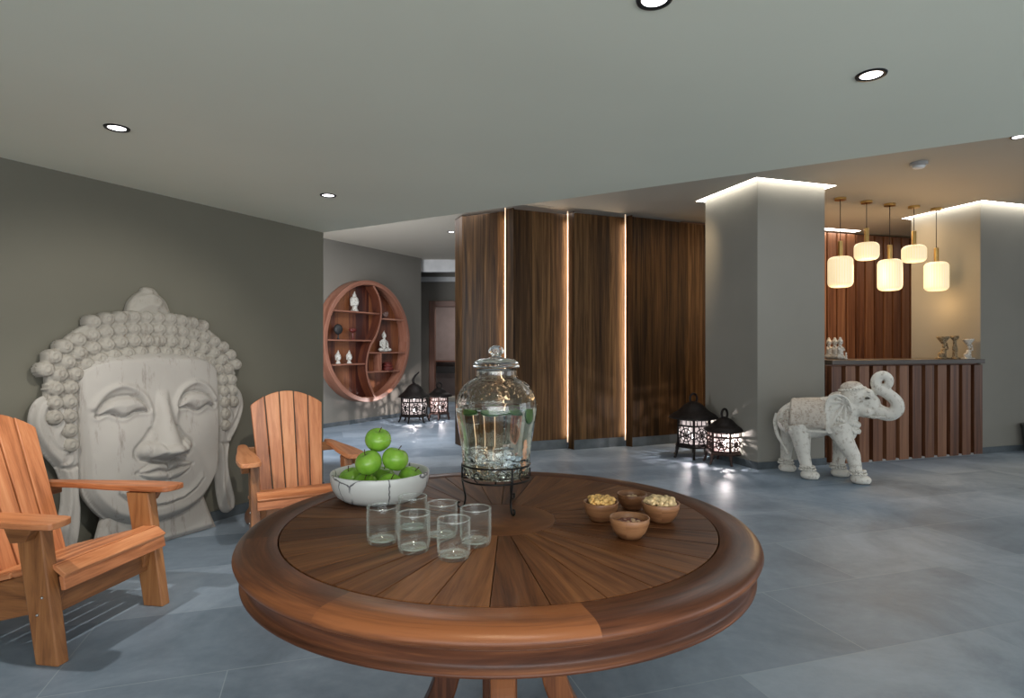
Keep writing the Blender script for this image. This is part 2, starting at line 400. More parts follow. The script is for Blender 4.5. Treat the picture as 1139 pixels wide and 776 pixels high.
# ceilings
B0=Vector((e1.x,e1.y,0)); bd=(Vector((2.465,2.90,0))-B0).normalized(); B1=B0+bd*14
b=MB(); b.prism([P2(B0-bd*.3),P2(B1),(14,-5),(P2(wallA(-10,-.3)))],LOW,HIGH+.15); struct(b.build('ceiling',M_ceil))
C0=Vector((2.547,6.25,0)); CW=.875; CD=.895
C1=Vector((5.60,7.20,0)); C1D=.89
def rect(o,a,bk,g=0): return [o-dB*g-bB*g, o+dB*(a+g)-bB*g, o+dB*(a+g)+bB*(bk+g), o-dB*g+bB*(bk+g)]
WW=Vector((4.57,8.80,0))                                # wood wall behind the reception
holes=[rect(C0,CW,CD,.085), rect(C1,7,.89,.085), rect(WW-dB*.6,1.15,.0,.07)]
def ceil_holes():
    bm=bmesh.new(); outer=[B0-bd*.6-nA*0,B1,Vector((15,19,0)),Vector((-7,19,0)),Vector((-7,6,0))]
    for loop in [outer]+holes:
        vs=[bm.verts.new((p.x,p.y,HIGH)) for p in loop]
        for i in range(len(vs)): bm.edges.new((vs[i],vs[(i+1)%len(vs)]))
    bmesh.ops.triangle_fill(bm,edges=bm.edges[:],use_beauty=True)
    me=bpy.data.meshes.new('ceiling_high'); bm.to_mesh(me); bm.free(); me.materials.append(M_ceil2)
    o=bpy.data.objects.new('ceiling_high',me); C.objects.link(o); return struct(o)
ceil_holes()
b=MB(); b.box((4,8,HIGH+.25),(26,24,.1)); struct(b.build('ceiling_void',M_dark))
for k,(hh,nm) in enumerate([(holes[0],0),(holes[1],1),(holes[2],2)]):
    b=MB(); b.add([(p.x,p.y,HIGH+.004) for p in hh],[(0,3,2,1)]); o=b.build('trim_%d'%(k+1),M_cove); struct(o)
# columns
def column(nm,o,w,d,mat_,skirt=True,top=HIGH+.02):
    b=MB(); b.prism([P2(p) for p in rect(o,w,d)],0,top); struct(b.build(nm,mat_,bevel=.004))
    b=MB(); b.prism([P2(p) for p in rect(o,w,d,.012)],0,.075); struct(b.build('baseboard_'+nm.split('_')[-1],M_base))
column('column_center',C0,CW,CD,M_col)
column('wall_right',C1,7,C1D,M_col)
# wood clad wall behind reception
t=struct(bpy.data.objects.new('wall_reception',None)); C.objects.link(t); t.location=WW; t.rotation_euler=(0,0,math.atan2(dB.y,dB.x))
b=MB(); b.box((.3,.22,1.5),(5.2,.1,3.0)); b.build('wall_panel',M_slat,t)
b=MB()
x=-1.6
while x<2.3:
    b.box((x,.10,1.49),(.145,.07,2.96)); x+=.18
b.build('wall_slats',M_slat,t,bevel=.003)

# ------------------------------------------------------------------ wooden screen panels
pan=[((514,236),7.71,(563,229.5),7.38),((571,227.5),7.28,(632,234),7.58),((638.5,231.5),7.47,(696,237.5),7.76),((703.5,235.5),7.69,(800,248),8.33)]
endw=[.085,.06,.065,.065]
plabels=['walnut veneer screen panel at far left, angled away behind the glass jar','walnut veneer screen panel second from left with glowing right edge','walnut veneer screen panel third from left with pale glowing right edge','widest walnut veneer screen panel, rightmost, beside the grey column']
for k,(a,ya,c,yc) in enumerate(pan):
    A=Vector(((a[0]-CX)/F*ya,ya,0)); B=Vector(((c[0]-CX)/F*yc,yc,0)); d=(B-A); L=d.length; d.normalize(); n=Vector((-d.y,d.x,0))
    t=thing('screen_panel',plabels[k],'wood panel',A,math.atan2(d.y,d.x),'tall walnut screen panels')
    th=.30
    # veneer leaves
    b=MB(); nl=max(2,round(L/.27)); w=L/nl
    for i in range(nl): b.box((w*(i+.5),.02,1.53),(w-.003,.04,2.82))
    b.build('veneer_face',M_panel,t,bevel=.0015)
    # end stile turned towards the room
    ang=math.atan2(-(A.x),A.y)
    if k: pv=pan[k-1]; Bp=Vector(((pv[2][0]-CX)/F*pv[3],pv[3],0))
    else: Bp=Vector(((506-CX)/F*7.95,7.95,0))
    q_=Bp-A; e_=(q_.dot(d),q_.dot(n))
    b=MB(); b.prism([(0,0),(.035,.05),(e_[0]+.05,e_[1]+.03),(e_[0]+.002,e_[1]+.002)],0.0,2.96,tone=.3,along=2); b.build('end_stile',M_panel,t)
    b=MB(); b.box((L/2,.03,.06),(L,.05,.12)); b.build('plinth',M_base,t)
    if k<3:
        b=MB(); b.box((L-.010,-.005,1.53),(.011,.008,2.9)); b.build('light_strip',M_led,t)
        sp=bpy.data.lights.new('glow','AREA'); sp.shape='RECTANGLE'; sp.size=.03; sp.size_y=2.7; sp.energy=5.5; sp.color=(1,.80,.60)
        lo=bpy.data.objects.new('panel_glow_light',sp); C.objects.link(lo)
        pt=A+d*(L-.015)-n*.04; lo.location=(pt.x,pt.y,1.5)
        # faces along -d, slightly into the veneer
        z=(d*1.0-n*.55).normalized(); zz=Vector((z.x,z.y,0)); y=Vector((0,0,1)); xx=y.cross(zz)
        lo.matrix_world=Matrix.Translation((pt.x,pt.y,1.5))@Matrix((xx,y,zz)).transposed().to_4x4()
# wall behind the screen
o=MB().box((2.4,9.6,1.5),(5.0,.1,3.0)).build('wall_screen_back',M_dark); struct(o)

# ------------------------------------------------------------------ reception counter
CT=C1+Vector((0,-.02,0)); cl=2.28
t=thing('reception_counter','reception counter clad in reddish wood slats with dark top','counter',CT,math.atan2(dB.y,dB.x))
b=MB(); b.box((-cl/2,.35,.54),(cl,.6,1.08)); b.build('carcass',M_slat,t)
b=MB(); x=-.075; i=0
while x>-cl:
    b.box((x,.02,.535),(.135,.07,1.06)); x-=.193; i+=1
b.build('front_slats',M_slat,t,bevel=.004)
b=MB(); b.box((-cl/2,.33,1.105),(cl,.74,.05)); b.build('counter_top',M_ctop,t,bevel=.004)
b=MB(); b.box((-cl/2,.04,.01),(cl,.09,.02)); b.build('foot_strip',M_grey,t)

# ------------------------------------------------------------------ pendants
pend=[(934.7,220,268,285.5,319.4),(963.9,223.5,253.7,270,289),(989.7,226.5,272.5,288.7,323),(1016.6,229,257,273,291.6),(1041.5,231.5,275.7,291.6,323.4)]
pl=['tall opal glass pendant lamp with brass neck, leftmost of five','squat opal glass pendant lamp, second from left over the counter','tall opal glass pendant lamp in the middle of the five','squat opal glass pendant lamp, second from right over the counter','tall opal glass pendant lamp, rightmost of five, before the cream wall']
for k,(px,yc,y1,y2,y3) in enumerate(pend):
    Y=F*(HIGH-H)/(CY-yc); X=(px-CX)/F*Y
    zz=lambda y: H+(CY-y)/F*Y
    t=thing('pendant_lamp',pl[k],'pendant lamp',(X,Y,HIGH),0,'five pendant lamps over the reception')
    g=lambda y: zz(y)-HIGH
    b=MB(); b.lathe([(.0,-.001),(.062,-.001),(.062,-.028),(.0,-.028)],28,sm=False); b.build('canopy',M_brass,t,bevel=.002)
    b=MB(); b.tube([(0,0,-.02),(0,0,g(y1))],.004,8); b.build('cord',M_wire,t)
    b=MB(); b.lathe([(0,g(y1)),(.026,g(y1)),(.026,g(y2)),(0,g(y2))],20,sm=False); b.build('socket_tube',M_brass,t,bevel=.002)
    R=.132; zt=g(y2); zb=g(y3); h=zt-zb; rc=min(.055,h*.3)
    prof=[(0,zt),(.03,zt)]
    for i in range(9): a=PI/2*i/8; prof.append((R-rc+rc*math.sin(a),zt-rc+rc*math.cos(a)))
    for i in range(9): a=PI/2*i/8; prof.append((R-rc+rc*math.cos(a),zb+rc-rc*math.sin(a)))
    prof+=[(.05,zb),(0,zb)]
    b=MB(); b.lathe(prof,120,mod=lambda th,z:1+.006*math.sin(th*30)); b.build('glass_shade',M_shade,t)
    L=bpy.data.lights.new('pendant_light','POINT'); L.energy=(9,9,9,5,4)[k]; L.color=(1,.62,.28); L.shadow_soft_size=.13
    lo=bpy.data.objects.new('pendant_light',L); C.objects.link(lo); lo.location=(X,Y,HIGH+zb-.16)
# smoke detector
Y=F*(HIGH-H)/(CY-181); X=(1022-CX)/F*Y
t=thing('smoke_detector','small round smoke detector on the warm ceiling above the pendants','smoke detector',(X,Y,HIGH))
MB().lathe([(0,0),(.075,0),(.072,-.03),(0,-.03)],28,sm=False).build('base_ring',M_grey,t,bevel=.003)
MB().lathe([(0,-.03),(.055,-.03),(.045,-.05),(0,-.052)],28).build('sensor_cap',M_white,t)

# ------------------------------------------------------------------ downlights
def spot(loc,e,ang,col=(1,.95,.88),blend=.6,size=.03,tgt=None,nm='downlight_spot'):
    L=bpy.data.lights.new(nm,'SPOT'); L.energy=e; L.spot_size=ang; L.spot_blend=blend; L.color=col; L.shadow_soft_size=size
    o=bpy.data.objects.new(nm,L); C.objects.link(o); o.location=loc
    if tgt is not None: o.rotation_euler=(Vector(tgt)-Vector(loc)).to_track_quat('-Z','Y').to_euler()
    return o
dl=[((130,142),LOW,'round recessed downlight in the ceiling above the carved head'),((365,217),LOW,'small round recessed downlight above the round wall shelf'),((969,83),LOW,'round recessed downlight in the grey ceiling at upper right'),((728,-1),LOW,'round recessed downlight cut off by the top edge of the photo'),((1133,152),HIGH,'round recessed downlight in the warm ceiling at the right edge'),((502,257.8),HIGH,'tiny recessed downlight in the far ceiling left of the wooden screen')]
for (px,py),z,lb in dl:
    Y=F*(z-H)/(CY-py); X=(px-CX)/F*Y
    t=thing('downlight',lb,'downlight',(X,Y,z),0,'recessed ceiling downlights')
    r=.052 if z==LOW else .058
    MB().lathe([(r*.72,.0),(r*.74,-.004),(r,-.005),(r*1.04,.0)],36).build('bezel',M_bezel,t)
    MB().lathe([(0,-.0015),(r*.73,-.0015)],30).build('lens',M_dl,t)

# ------------------------------------------------------------------ carved head relief (leaning on the left wall)
LEAN=.06
def sm_(e0,e1,x): 
    t=np.clip((x-e0)/(e1-e0),0,1); return t*t*(3-2*t)
def pdist(X,Y,pts,closed=False):
    d=np.full(X.shape,9.); P=list(pts)+([pts[0]] if closed else [])
    for (a,b_),(c,d_) in zip(P[:-1],P[1:]):
        vx,vy=c-a,d_-b_; L=vx*vx+vy*vy+1e-12
        t=np.clip(((X-a)*vx+(Y-b_)*vy)/L,0,1); d=np.minimum(d,np.hypot(X-a-t*vx,Y-b_-t*vy))
    return d
def inside(X,Y,pts):
    r=np.zeros(X.shape,bool); n=len(pts)
    for i in range(n):
        x1,y1=pts[i]; x2,y2=pts[(i+1)%n]
        c=((y1>Y)!=(y2>Y))
        with np.errstate(divide='ignore',invalid='ignore'): xx=(x2-x1)*(Y-y1)/((y2-y1)+1e-12)+x1
        r^= c&(X<xx)
    return r
def crom(pts,n=8,closed=False):
    out=[]; m=len(pts)
    for i in range(m if closed else m-1):
        p=[np.array(pts[(i+k)%m] if closed else pts[min(max(i+k,0),m-1)],float) for k in(-1,0,1,2)]
        for j in range(n):
            t=j/n; out.append(tuple(.5*((2*p[1])+(-p[0]+p[2])*t+(2*p[0]-5*p[1]+4*p[2]-p[3])*t*t+(-p[0]+3*p[1]-3*p[2]+p[3])*t**3)))
    if not closed: out.append(tuple(pts[-1]))
    return out
def mirror(pts): return [(-x,y) for x,y in reversed(pts)]
face_r=[(.0,1.25),(.30,1.22),(.44,1.14),(.465,1.02),(.462,.80),(.452,.60),(.445,.45),(.40,.335),(.30,.215),(.16,.148),(0,.128)]
face=crom(face_r,6)+[p for p in mirror(crom(face_r,6))][1:-1]
neck=[(-.405,.0),(-.36,.14),(-.31,.30),(.31,.30),(.36,.14),(.415,.0)]
ear_r=crom([(.45,.99),(.50,.985),(.60,.99),(.655,.95),(.68,.87),(.67,.78),(.62,.67),(.56,.575),(.535,.48),(.535,.38),(.555,.27),(.575,.17),(.565,.095),(.52,.07),(.475,.10),(.45,.20),(.44,.32),(.445,.42),(.44,.6),(.44,.8)],5,True)
knot=crom([(-.16,1.44),(-.145,1.50),(-.125,1.555),(-.085,1.60),(-.05,1.625),(-.03,1.652),(.03,1.65),(.07,1.61),(.115,1.565),(.14,1.50),(.155,1.44)],5)
# curls: rows offset from the hairline
hl=crom([(.50,.70),(.502,.80),(.500,.90),(.495,1.0),(.475,1.075),(.435,1.135),(.355,1.178),(.25,1.208),(.125,1.226),(0,1.232)],16)
hl=hl+mirror(hl)[1:]
def resample(pts,step):
    P=np.array(pts); d=np.r_[0,np.cumsum(np.hypot(*np.diff(P,axis=0).T))]; n=max(1,round(d[-1]/step)); s=np.linspace(0,d[-1],n+1)
    return np.c_[np.interp(s,d,P[:,0]),np.interp(s,d,P[:,1])]
curls=[]
for row,(cut,) in enumerate([(0,),(.86,),(1.13,),(1.30,)]):
    P=np.array(hl); T=np.gradient(P,axis=0); T/=np.linalg.norm(T,axis=1)[:,None]; Nn=np.c_[T[:,1],-T[:,0]]
    off=P+Nn*(.074*row)
    if row==3: off=np.array([p for p in off if abs(p[0])<.36])
    q=resample([p for p in off if p[1]>cut or row==0],.081)
    for i,(x,y) in enumerate(q): curls.append((x,y,.0405))
HR=dict(x=[c[0] for c in curls])
# hair outline hull: base slab under the curls
hair_r=crom([(.46,.66),(.53,.68),(.545,.80),(.60,.95),(.60,1.05),(.575,1.17),(.50,1.30),(.38,1.395),(.25,1.46),(.12,1.485),(0,1.49)],5)
hair=hair_r+mirror(hair_r)[1:]+[(-.44,.8),(-.43,1.0),(-.40,1.10),(-.3,1.16),(0,1.195),(.3,1.16),(.40,1.10),(.43,1.0),(.44,.8)]
def hf(X,Y,which):
    A=np.abs(X)
    if which=='face':
        d=pdist(X,Y,face,True); h=.055+.085*np.sqrt(np.clip(1-(X/.49)**2*.95-((Y-.72)/.78)**2*.5,0,1)); h=np.minimum(h,.055+ .07*sm_(0,.07,d)+ .03*sm_(.05,.2,d))
        g=lambda cx,cy,sx,sy: np.exp(-((A-cx)/sx)**2-((Y-cy)/sy)**2)
        # brow arcs running down into the nose
        brow=crom([(.085,.70),(.083,.84),(.10,.92),(.15,.985),(.24,1.02),(.33,.985),(.40,.90)],8)
        db=pdist(A,Y,brow); h+= .020*np.exp(-(db/.018)**2)*sm_(.74,.84,Y)
        h-=.012*g(.25,.89,.17,.11)
        # eyelid
        up=crom([(.105,.862),(.13,.915),(.175,.948),(.235,.957),(.30,.945),(.35,.905),(.378,.852)],8)
        low=crom([(.378,.852),(.32,.866),(.245,.835),(.175,.862),(.105,.862)],8)
        lid=up+low; il=inside(A,Y,lid); dl_=pdist(A,Y,lid,True); dlow=pdist(A,Y,low)
        h+=np.where(il,.030*np.clip(dl_/.022,0,1)**.7+.022*np.clip(dl_/.06,0,1),0); dup=pdist(A,Y,up); h-=np.where(~il,.024*np.exp(-(dup/.012)**2),0)
        h-=np.where(~il,.020*np.exp(-(dlow/.007)**2),0); h+=.008*np.exp(-((dlow-.02)/.012)**2)*(~il)*(Y<.87)
        h+=.012*g(.26,.70,.15,.12)
        # nose
        t=np.clip((.92-Y)/(.92-.60),0,1.2); wn=.042+.075*t**1.6; hn=.03+.105*t**1.1
        body=np.clip(1-(A/wn)**2,0,1)**.75*hn*sm_(.535,.60,Y)*(1-sm_(.90,1.0,Y))
        h=h+body*.95
        h+=.062*np.clip(1-((A-.115)/.058)**2-((Y-.615)/.055)**2,0,1)**.6
        h+=.045*np.clip(1-(X/.075)**2-((Y-.585)/.055)**2,0,1)**.6
        h-=.02*g(.065,.552,.035,.012)
        h-=.02*np.exp(-(pdist(A,Y,crom([(.085,.74),(.13,.68),(.183,.62),(.165,.565),(.11,.555),(.05,.545),(0,.53)],6))/.012)**2)
        # philtrum, mouth
        h+=.018*g(0,.47,.22,.10)
        upl=crom([(.182,.482),(.11,.523),(.05,.532),(0,.516)],6); dn=crom([(0,.415),(.07,.417),(.13,.445),(.182,.482)],6); mid=crom([(.185,.485),(.12,.476),(.06,.482),(0,.463)],6)
        lip=upl+dn; ip=inside(A,Y,lip+[(-.001,.415)][:0]); dp=pdist(A,Y,lip); dm=pdist(A,Y,mid)
        h+=np.where(ip,.03*np.sqrt(np.clip(np.minimum(dp,dm)/.028,0,1)),0); h-=.014*np.exp(-(dm/.006)**2)
        h-=np.where(~ip,.008*np.exp(-(dp/.008)**2),0)
        # smile crease and chin
        sc=crom([(.265,.375),(.215,.325),(.12,.278),(0,.262)],8); ds=pdist(A,Y,sc)
        inner=(Y>np.interp(A,[0,.12,.215,.265],[.262,.278,.325,.375]))&(A<.27)
        h-=np.where(~inner,.022*np.exp(-(ds/.012)**2),0); h+=np.where(inner,.012*np.exp(-(ds/.03)**2),0)
        h-=.03*(1-sm_(0,.018,d))
        return np.maximum(h,.04)
    if which=='neck':
        d=pdist(X,Y,neck,True); return .03+.03*sm_(0,.03,d)
    if which=='ear':
        d=pdist(A,Y,ear_r,True); h=.02+.05*sm_(0,.03,d)-.012*sm_(.02,.06,d)
        c1=crom([(.56,.58),(.50,.60),(.49,.66),(.55,.70),(.60,.78),(.63,.87),(.60,.94),(.55,.93),(.545,.88),(.58,.86),(.585,.90)],6)
        c2=crom([(.53,.90),(.535,.82),(.56,.76),(.53,.70),(.52,.66)],6); c3=[(.45,.585),(.50,.565),(.56,.585)]
        for c in (c1,c2): h+=.013*np.exp(-(pdist(A,Y,c)/.010)**2)
        h-=.02*np.exp(-(pdist(A,Y,c3)/.007)**2)+.012*np.exp(-(pdist(A,Y,c1)/.03)**2)*.6
        return h
    if which=='hair':
        h=np.full(X.shape,.055)
        for (cx,cy,r) in curls:
            dd=np.hypot(X-cx,Y-cy); q=dd/r
            th=np.arctan2(Y-cy,X-cx)
            dome=.064+.022*np.clip(1-q**3,0,1)**.6+.0035*np.sin(q*10+th)*(q<.8)
            h=np.maximum(h,np.where(q<1,dome,0))
        return h
    if which=='knot':
        d=pdist(X,Y,knot,True); h=.02+.07*np.sqrt(np.clip(d/.11,0,1))
        h+=.012*np.exp(-(pdist(X,Y,crom([(-.14,1.50),(-.10,1.57),(-.02,1.60),(.06,1.57),(.03,1.53)],6))/.012)**2)
        h-=.012*np.exp(-(pdist(X,Y,crom([(-.12,1.52),(-.08,1.585),(-.01,1.61),(.06,1.60)],6))/.008)**2)
        return h
def relief(name,poly,which,step,m,parent,back=0.0,hair_=False):
    P=np.array(poly); x0,y0=P.min(0)-step*2; x1,y1=P.max(0)+step*2
    if hair_: x0-=.1;x1+=.1;y1+=.1
    nx=int((x1-x0)/step)+1; ny=int((y1-y0)/step)+1
    X,Y=np.meshgrid(x0+np.arange(nx)*step,y0+np.arange(ny)*step)
    ins=inside(X,Y,poly)
    if hair_:
        for cx,cy,r in curls: ins|=np.hypot(X-cx,Y-cy)<r
    cell=ins[:-1,:-1]|ins[1:,:-1]|ins[:-1,1:]|ins[1:,1:]
    if not hair_:
        # snap the outer ring of vertices onto the outline
        Pc=np.vstack([P,P[:1]])
        used=np.zeros(ins.shape,bool); used[:-1,:-1]|=cell; used[1:,:-1]|=cell; used[:-1,1:]|=cell; used[1:,1:]|=cell
        for j,i in zip(*np.where(used&~ins)):
            best=9;bx=by=0
            a=Pc[:-1]; v=Pc[1:]-a; L=(v**2).sum(1)+1e-12; t=np.clip(((X[j,i]-a[:,0])*v[:,0]+(Y[j,i]-a[:,1])*v[:,1])/L,0,1)
            q=a+v*t[:,None]; dd=((q-[X[j,i],Y[j,i]])**2).sum(1); k=dd.argmin(); X[j,i],Y[j,i]=q[k]
    Hh=hf(X,Y,which)
    idx=-np.ones(ins.shape,int); vs=[]; fs=[]
    def vid(j,i):
        if idx[j,i]<0: idx[j,i]=len(vs); vs.append((X[j,i],-Hh[j,i],Y[j,i]))
        return idx[j,i]
    edge={}
    for j,i in zip(*np.where(cell)):
        q=(vid(j,i),vid(j,i+1),vid(j+1,i+1),vid(j+1,i)); fs.append(q)
        for a,c in zip(q,q[1:]+q[:1]):
            if (c,a) in edge: del edge[(c,a)]
            else: edge[(a,c)]=1
    bk={}
    for a,c in list(edge):
        for v in(a,c):
            if v not in bk: bk[v]=len(vs); vs.append((vs[v][0],-back,vs[v][2]))
        fs.append((c,a,bk[a],bk[c]))
    b=MB(); b.add(vs,fs,None,.5,0,True)
    return b.build(name,m,parent)
# local frame: x along wall (towards the far end), y into wall, z up
base=W0+dA*0+nA*.10; PB=Vector((-2.1046,4.273,0))+dA*(-.434)
t=thing('carved_head_panel','huge pale carved Buddha face panel leaning on the left wall','wall sculpture',PB,math.atan2(dA.y,dA.x))
t.rotation_euler=(-math.atan(LEAN),0,math.atan2(dA.y,dA.x))
relief('face',face,'face',.0075,M_bud,t)
relief('neck',neck,'neck',.012,M_bud,t)
for sgn in (1,-1):
    relief('ear',[(sgn*x,y) for x,y in ear_r][::sgn],'ear',.008,M_bud,t)
relief('curled_hair',hair,'hair',.0062,M_hair,t,hair_=True)
relief('topknot',knot,'knot',.008,M_hair,t)

# ------------------------------------------------------------------ round wall shelf
t=thing('round_wall_shelf','large round mahogany wall shelf with curved divider','wall shelf',SC+Vector((0,0,1.38)),math.atan2(.866,.5))
# local x along wall, y into wall (0 front, .22 wall), z up
b=MB(); n=96; Ro,Ri=1.02,.945
vs=[];fs=[];uvs=[]
for k in range(n):
    a=2*PI*k/n
    for (r,y) in [(Ro,0),(Ri,0),(Ri,.21),(Ro,.21)]: vs.append((r*math.cos(a),y,r*math.sin(a)))
for k in range(n):
    q=(k+1)%n; u0,u1=a0=(k/n*6.4,(k+1)/n*6.4)
    for i in range(4):
        j=(i+1)%4; fs.append((k*4+i,q*4+i,q*4+j,k*4+j)); uvs.append([(u0,i*.1),(u1,i*.1),(u1,i*.1+.1),(u0,i*.1+.1)])
b.add(vs,fs,uvs,.55); b.build('round_frame',M_shelf,t,bevel=.006)
b=MB(); 
for i in range(12):
    x=-.92+i*.1533; xs=(x,min(x+.152,.935))
    pts=[]
    z=lambda q: math.sqrt(max(.95**2-q*q,0.0004))
    mm=[xs[0]+(xs[1]-xs[0])*u for u in(0,.33,.66,1)]
    poly=[(q,-z(q)) for q in mm]+[(q,z(q)) for q in reversed(mm)]
    b.prism([(p[0],p[1]) for p in poly],-.208,-.19,Matrix.Rotation(PI/2,4,'X'),along=1)
b.build('back_panel',M_shelfin,t)
S=crom([(.07,.94),(.20,.78),(.26,.58),(.25,.38),(.15,.12),(.0,-.08),(-.08,-.30),(-.09,-.5),(-.02,-.72),(.11,-.94)],6)
b=MB(); T=.02; vs=[];fs=[];uvs=[]
Pn=np.array(S); Tn=np.gradient(Pn,axis=0); Tn/=np.linalg.norm(Tn,axis=1)[:,None]
for k,(p,tt) in enumerate(zip(Pn,Tn)):
    nx_,nz_=-tt[1]*T,tt[0]*T
    for (sx,y) in [(1,.005),(-1,.005),(-1,.19),(1,.19)]: vs.append((p[0]+sx*nx_,y,p[1]+sx*nz_))
for k in range(len(S)-1):
    for i in (0,2):
        j=(i+1)%4; fs.append((k*4+i,(k+1)*4+i,(k+1)*4+j,k*4+j)); uvs.append([(k*.04,i*.1),(k*.04+.04,i*.1),(k*.04+.04,i*.1+.1),(k*.04,i*.1+.1)])
b.add(vs,fs,uvs,.6); fs=[];uvs=[]
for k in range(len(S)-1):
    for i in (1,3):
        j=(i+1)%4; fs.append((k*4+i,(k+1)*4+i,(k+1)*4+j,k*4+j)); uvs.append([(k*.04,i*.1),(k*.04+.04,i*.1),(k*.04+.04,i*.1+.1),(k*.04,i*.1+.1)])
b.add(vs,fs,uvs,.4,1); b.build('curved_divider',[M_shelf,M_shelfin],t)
for (x0,x1,z) in [(-.80,.25,.475),(-.935,.08,.01),(-.86,-.09,-.38),(.27,.86,.39),(.0,.92,-.195),(-.08,.79,-.52)]:
    MB().box(((x0+x1)/2,.105,z),(x1-x0,.17,.025)).build('shelf_board',M_shelf,t,bevel=.002)
MB().box((.28,.105,-.357),(.025,.17,.30)).build('shelf_upright',M_shelf,t)
sM=Matrix.Translation(SC+Vector((0,0,1.38)))@Matrix.Rotation(math.atan2(.866,.5),4,'Z')
def onshelf(x,z,y=.09): return sM@Vector((x,y,z))
# bust / statuette builders (blob carving, remeshed)
def bust(h):
    b=MB(); s=h/.3
    b.lathe([(0,0),(.055*s,0),(.06*s,.015*s),(.04*s,.03*s),(.035*s,.07*s),(0,.08*s)],20)
    b.ell((0,0,.135*s),(.058*s,.062*s,.078*s)); b.ell((0,.01*s,.17*s),(.064*s,.066*s,.06*s)); b.ell((0,.005*s,.235*s),(.03*s,.03*s,.035*s)); b.ell((0,0,.27*s),(.012*s,.012*s,.03*s))
    b.ell((0,-.062*s,.13*s),(.012*s,.018*s,.025*s)); b.ell((0,-.052*s,.095*s),(.022*s,.015*s,.01*s))
    for sx in(-1,1): b.ell((sx*.06*s,.01*s,.12*s),(.01*s,.02*s,.05*s)); b.ell((sx*.024*s,-.05*s,.15*s),(.016*s,.012*s,.008*s))
    return b
def seated(h):
    b=MB(); s=h/.38
    b.ell((0,0,.03*s),(.12*s,.075*s,.035*s)); b.ell((-.09*s,-.02*s,.04*s),(.06*s,.06*s,.035*s)); b.ell((.09*s,-.02*s,.04*s),(.06*s,.06*s,.035*s))
    b.ell((0,.01*s,.13*s),(.06*s,.045*s,.09*s)); b.ell((0,.01*s,.19*s),(.078*s,.042*s,.04*s))
    for sx in(-1,1): b.tube([(sx*.075*s,.01*s,.19*s),(sx*.095*s,0,.12*s),(sx*.03*s,-.06*s,.075*s)],[.024*s,.021*s,.017*s],8)
    b.tube([(0,0,.21*s),(0,0,.26*s)],.02*s,8)
    b.ell((0,0,.285*s),(.036*s,.04*s,.048*s)); b.ell((0,.005*s,.305*s),(.04*s,.042*s,.035*s)); b.ell((0,.005*s,.345*s),(.018*s,.018*s,.022*s)); b.ell((0,0,.37*s),(.007*s,.007*s,.02*s))
    b.ell((0,-.04*s,.28*s),(.007*s,.01*s,.014*s))
    return b
rz=math.atan2(.866,.5)
def statue(nm,b,m,loc,label,cat,group=None,vox=.006,rot=rz):
    o=b.build(nm,m,None,remesh=vox,smooth=2); o.location=loc; o.rotation_euler=(0,0,rot); tag(o,label,cat,group); return o
g='figurines on the round shelf'
statue('head_statuette',bust(.33),M_fig,onshelf(-.28,.489),'white Buddha head statuette on top left board of round shelf','statuette',g)
statue('seated_statuette',seated(.37),M_fig,onshelf(.43,-.181),'white seated Buddha statuette right of the curved divider','statuette',g)
statue('head_statuette',bust(.22),M_fig,onshelf(-.64,-.366),'small white head statuette, left of a pair on lower left board','statuette',g)
statue('head_statuette',bust(.22),M_fig,onshelf(-.40,-.366),'small white head statuette, right of a pair on lower left board','statuette',g)
b=MB(); b.ell((0,0,.05),(.05,.04,.03)); b.ell((0,0,.085),(.03,.03,.03)); b.ell((.05,0,.09),(.025,.02,.04)); b.ell((-.05,0,.07),(.02,.02,.03))
statue('seashell_ornament',b,stone('worn ornament',(.22,.14,.12),(.08,.04,.03),30),onshelf(.46,.405),'small reddish grey ornament on top right board of round shelf','ornament',g)
b=MB(); b.lathe([(0,0),(.03,0),(.012,.02),(.012,.09),(0,.1)],12); b.ell((0,0,.16),(.085,.05,.085))
statue('round_ornament',b,M_dark,onshelf(-.64,.025),'black round ornament on a stem, second left board','ornament',g)
b=MB(); b.lathe([(0,0),(.035,0),(.014,.02),(.014,.11),(0,.12)],12); b.ell((0,0,.15),(.07,.05,.035)); b.ell((0,0,.17),(.08,.05,.02))
statue('mushroom_ornament',b,M_figr,onshelf(-.32,.025),'dark red flat topped ornament, second left board','ornament',g)
b=MB(); b.lathe([(0,0),(.10,0),(.11,.03),(.08,.05),(.10,.08),(.07,.10),(.09,.13),(.0,.15)],24)
statue('stacked_bowl_ornament',b,M_figr,onshelf(.52,-.506),'dark red stacked bowls inside the small right compartment','ornament',g)

